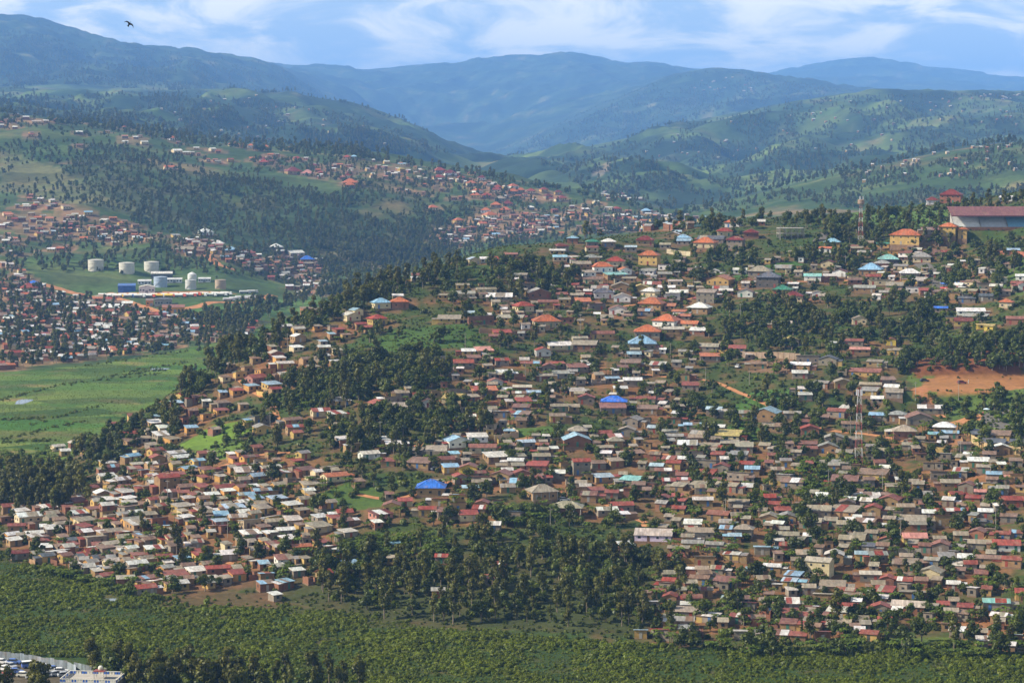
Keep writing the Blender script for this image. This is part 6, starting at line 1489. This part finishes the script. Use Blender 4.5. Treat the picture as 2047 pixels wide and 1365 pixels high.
    for (ax, a, b, c) in (('x', -hx, hx, -hy), ('x', -hx, hx, hy), ('y', -hy, hy, -hx), ('y', -hy, hy, hx)):
        m_ = MB(); n = int((b - a) / 0.8)
        if ax == 'x': m_.box(a, b, c - 0.08, c + 0.08, top + 0.004, top + 0.18).box(a, b, c - 0.1, c + 0.1, top + 0.92, top + 1.06)
        else: m_.box(c - 0.08, c + 0.08, a + 0.12, b - 0.12, top + 0.004, top + 0.18).box(c - 0.1, c + 0.1, a + 0.12, b - 0.12, top + 0.925, top + 1.055)
        pr = add('parapet', m_.mesh('parapet', M['paint']), o, color=(0.66, 0.64, 0.58))
        for k in range(n):
            t = a + (k + 0.5) * (b - a) / n; blue = k % 4 in (0, 1)
            bx = MB().box(t - 0.3, t + 0.3, c - 0.05, c + 0.05, top + 0.184, top + 0.916) if ax == 'x' else MB().box(c - 0.05, c + 0.05, t - 0.3, t + 0.3, top + 0.184, top + 0.916)
            add('parapet_panel', bx.mesh('parapet_panel', M['paint']), pr, color=(0.05, 0.14, 0.5) if blue else (0.66, 0.64, 0.58))
    add('stair_canopy', MB().box(0.2, 3.4, -0.6, 2.2, top + 2.1, top + 2.3).mesh('canopy', M['roof']), o, color=(0.28, 0.07, 0.06))
    for x in (0.4, 3.2):
        for y in (-0.4, 2.0): add('canopy_post', POST_ME, o, (x, y, top), scale=(0.8, 0.8, 2.1))
    add('water_tank', MB().lathe([(0.05, top + 2.3), (0.6, top + 2.32), (0.75, top + 2.7), (0.7, top + 3.2), (0.35, top + 3.5), (0.1, top + 3.55)], 16).mesh('water_tank', M['tank']), o, (1.9, 1.2, 0.004))
    tag(o, 'flat-roofed building with blue and white parapet round its roof terrace', 'building')
near_yard()

# ------------------------------------------------------------------ people and the bird
def person(p, rz, col, label, lean=0.0):
    J = [(0, 0, 0.95), (0, 0.02, 1.2), (0, 0.0, 1.42), (0, -0.01, 1.54), (0, -0.03, 1.66), (0, -0.02, 1.74), (-0.2, 0, 1.40), (-0.27, -0.05, 1.12), (-0.25, -0.12, 0.88), (0.2, 0, 1.40), (0.27, -0.05, 1.12), (0.25, -0.12, 0.88),
         (-0.1, 0, 0.9), (-0.12, -0.05, 0.5), (-0.12, 0.02, 0.08), (-0.12, -0.14, 0.04), (0.1, 0, 0.9), (0.13, 0.05, 0.5), (0.13, 0.1, 0.08), (0.13, -0.05, 0.04)]
    E = [(0, 1), (1, 2), (2, 3), (3, 4), (4, 5), (2, 6), (6, 7), (7, 8), (2, 9), (9, 10), (10, 11), (0, 12), (12, 13), (13, 14), (14, 15), (0, 16), (16, 17), (17, 18), (18, 19)]
    Rr = [0.16, 0.15, 0.17, 0.06, 0.11, 0.08, 0.075, 0.055, 0.045, 0.075, 0.055, 0.045, 0.1, 0.075, 0.05, 0.04, 0.1, 0.075, 0.05, 0.04]
    me = bpy.data.meshes.new('person'); me.from_pydata(J, E, []); me.materials.append(M['paint'])
    o = add('person', me, None, tuple(p), rz, color=col); md = o.modifiers.new('skin', 'SKIN')
    if not me.skin_vertices: me.attributes.new('skin', 'FLOAT', 'POINT')
    for k, r in enumerate(Rr): me.skin_vertices[0].data[k].radius = (r, r); me.skin_vertices[0].data[k].use_root = (k == 0)
    o.modifiers.new('smooth', 'SUBSURF').levels = 1
    tag(o, label, 'person')
q = hit([1936, 1958, 1965, 1972, 1852, 1190], [767, 828, 830, 827, 815, 1000], 690, 1560)
try:
    person(q[0], 0.4, (0.6, 0.6, 0.6), 'person in white standing on the red earth pitch')
    person(q[1], 1.0, (0.1, 0.12, 0.2), 'person in dark clothes under the pale parasol by the tarmac')
    person(q[2], -0.6, (0.35, 0.1, 0.08), 'person in dull red standing beside the roadside parasol')
    person(q[4], 0.2, (0.15, 0.2, 0.4), 'person in blue walking down the earth path from the pitch')
except Exception as ex:
    print('person failed', ex)
o = empty('parasol', tuple(q[3])); add('pole', MB().bar((0, 0, -0.2), (0, 0, 2.4), 0.03).mesh('pole', M['pole']), o)
add('canopy', MB().lathe([(1.5, 2.0), (0.8, 2.35), (0.05, 2.5)], 10).mesh('canopy', M['paint']), o, color=(0.5, 0.62, 0.72)); tag(o, 'pale blue parasol at the roadside by the tarmac bend', 'parasol')
def bird():
    Y = 430.0; s, t = uv_dir(258, 49); V = []; Fc = []
    def sec(x, y, z, c, th):                                   # wing sections root to tip: chord and thickness
        V.extend([(x, y + c * 0.5, z), (x, y, z + th), (x, y - c * 0.5, z), (x, y, z - th)])
    sec(-0.82, -0.22, 0.10, 0.10, 0.006); sec(-0.6, -0.02, 0.22, 0.24, 0.012); sec(-0.32, 0.10, 0.20, 0.30, 0.02); sec(-0.07, 0.05, 0.04, 0.42, 0.05); sec(0.07, 0.05, 0.04, 0.42, 0.05); sec(0.32, 0.10, 0.20, 0.30, 0.02); sec(0.6, -0.02, 0.22, 0.24, 0.012); sec(0.82, -0.22, 0.10, 0.10, 0.006)
    for k in range(7):
        for j in range(4): Fc.append((k * 4 + j, k * 4 + (j + 1) % 4, (k + 1) * 4 + (j + 1) % 4, (k + 1) * 4 + j))
    Fc += [(3, 2, 1, 0), (28, 29, 30, 31)]
    n = len(V); V.extend([(0, 0.55, 0.05), (-0.05, 0.42, 0.06), (0.05, 0.42, 0.06), (0, 0.42, -0.02), (-0.16, -0.52, 0.03), (0.16, -0.52, 0.03), (0, -0.46, 0.05)])
    Fc += [(n, n + 1, n + 3), (n, n + 3, n + 2), (n, n + 2, n + 1), (n + 1, 12, 15), (n + 1, 15, n + 3), (n + 3, 15, 19), (n + 3, 19, 16), (n + 3, 16, n + 2), (n + 1, n + 2, 17, 13), (n + 2, 16, 17), (n + 1, 13, 12), (14, n + 4, n + 6), (18, n + 6, n + 5), (14, n + 6, 18), (15, n + 4, 14), (19, 18, n + 5), (15, 19, n + 5, n + 4), (n + 4, n + 5, n + 6)]
    o = add('bird', mesh_from('bird', V, Fc, [M['feather']]), None, (float(s) * Y, Y, CAMZ + float(t) * Y)); o.rotation_euler = (math.radians(60), math.radians(32), math.radians(20)); o.scale = (1.15, 1.15, 1.15)
    tag(o, 'dark long-winged bird of prey gliding over the far hills', 'bird')
bird()

# ------------------------------------------------------------------ the blue air between the hills
def build_haze():
    a = MB().box(-9800, 9800, -420, 32200, float(Z.min()) - 1.0, float(Z.max()) + 22.0)
    m_, nt, N, L = new_mat('haze_air')
    out = N('ShaderNodeOutputMaterial'); pv = N('ShaderNodeVolumePrincipled')
    pv.inputs['Density'].default_value = HAZE; pv.inputs['Color'].default_value = HAZE_COL; pv.inputs['Anisotropy'].default_value = 0.0
    L(pv.outputs[0], out.inputs['Volume'])
    o = add('haze', a.mesh('haze', m_)); tag(o, 'thin blue haze filling the valleys', None, None, 'stuff')
HAZE = 5.9e-5; HAZE_COL = (0.22, 0.47, 1.0, 1)
build_haze()
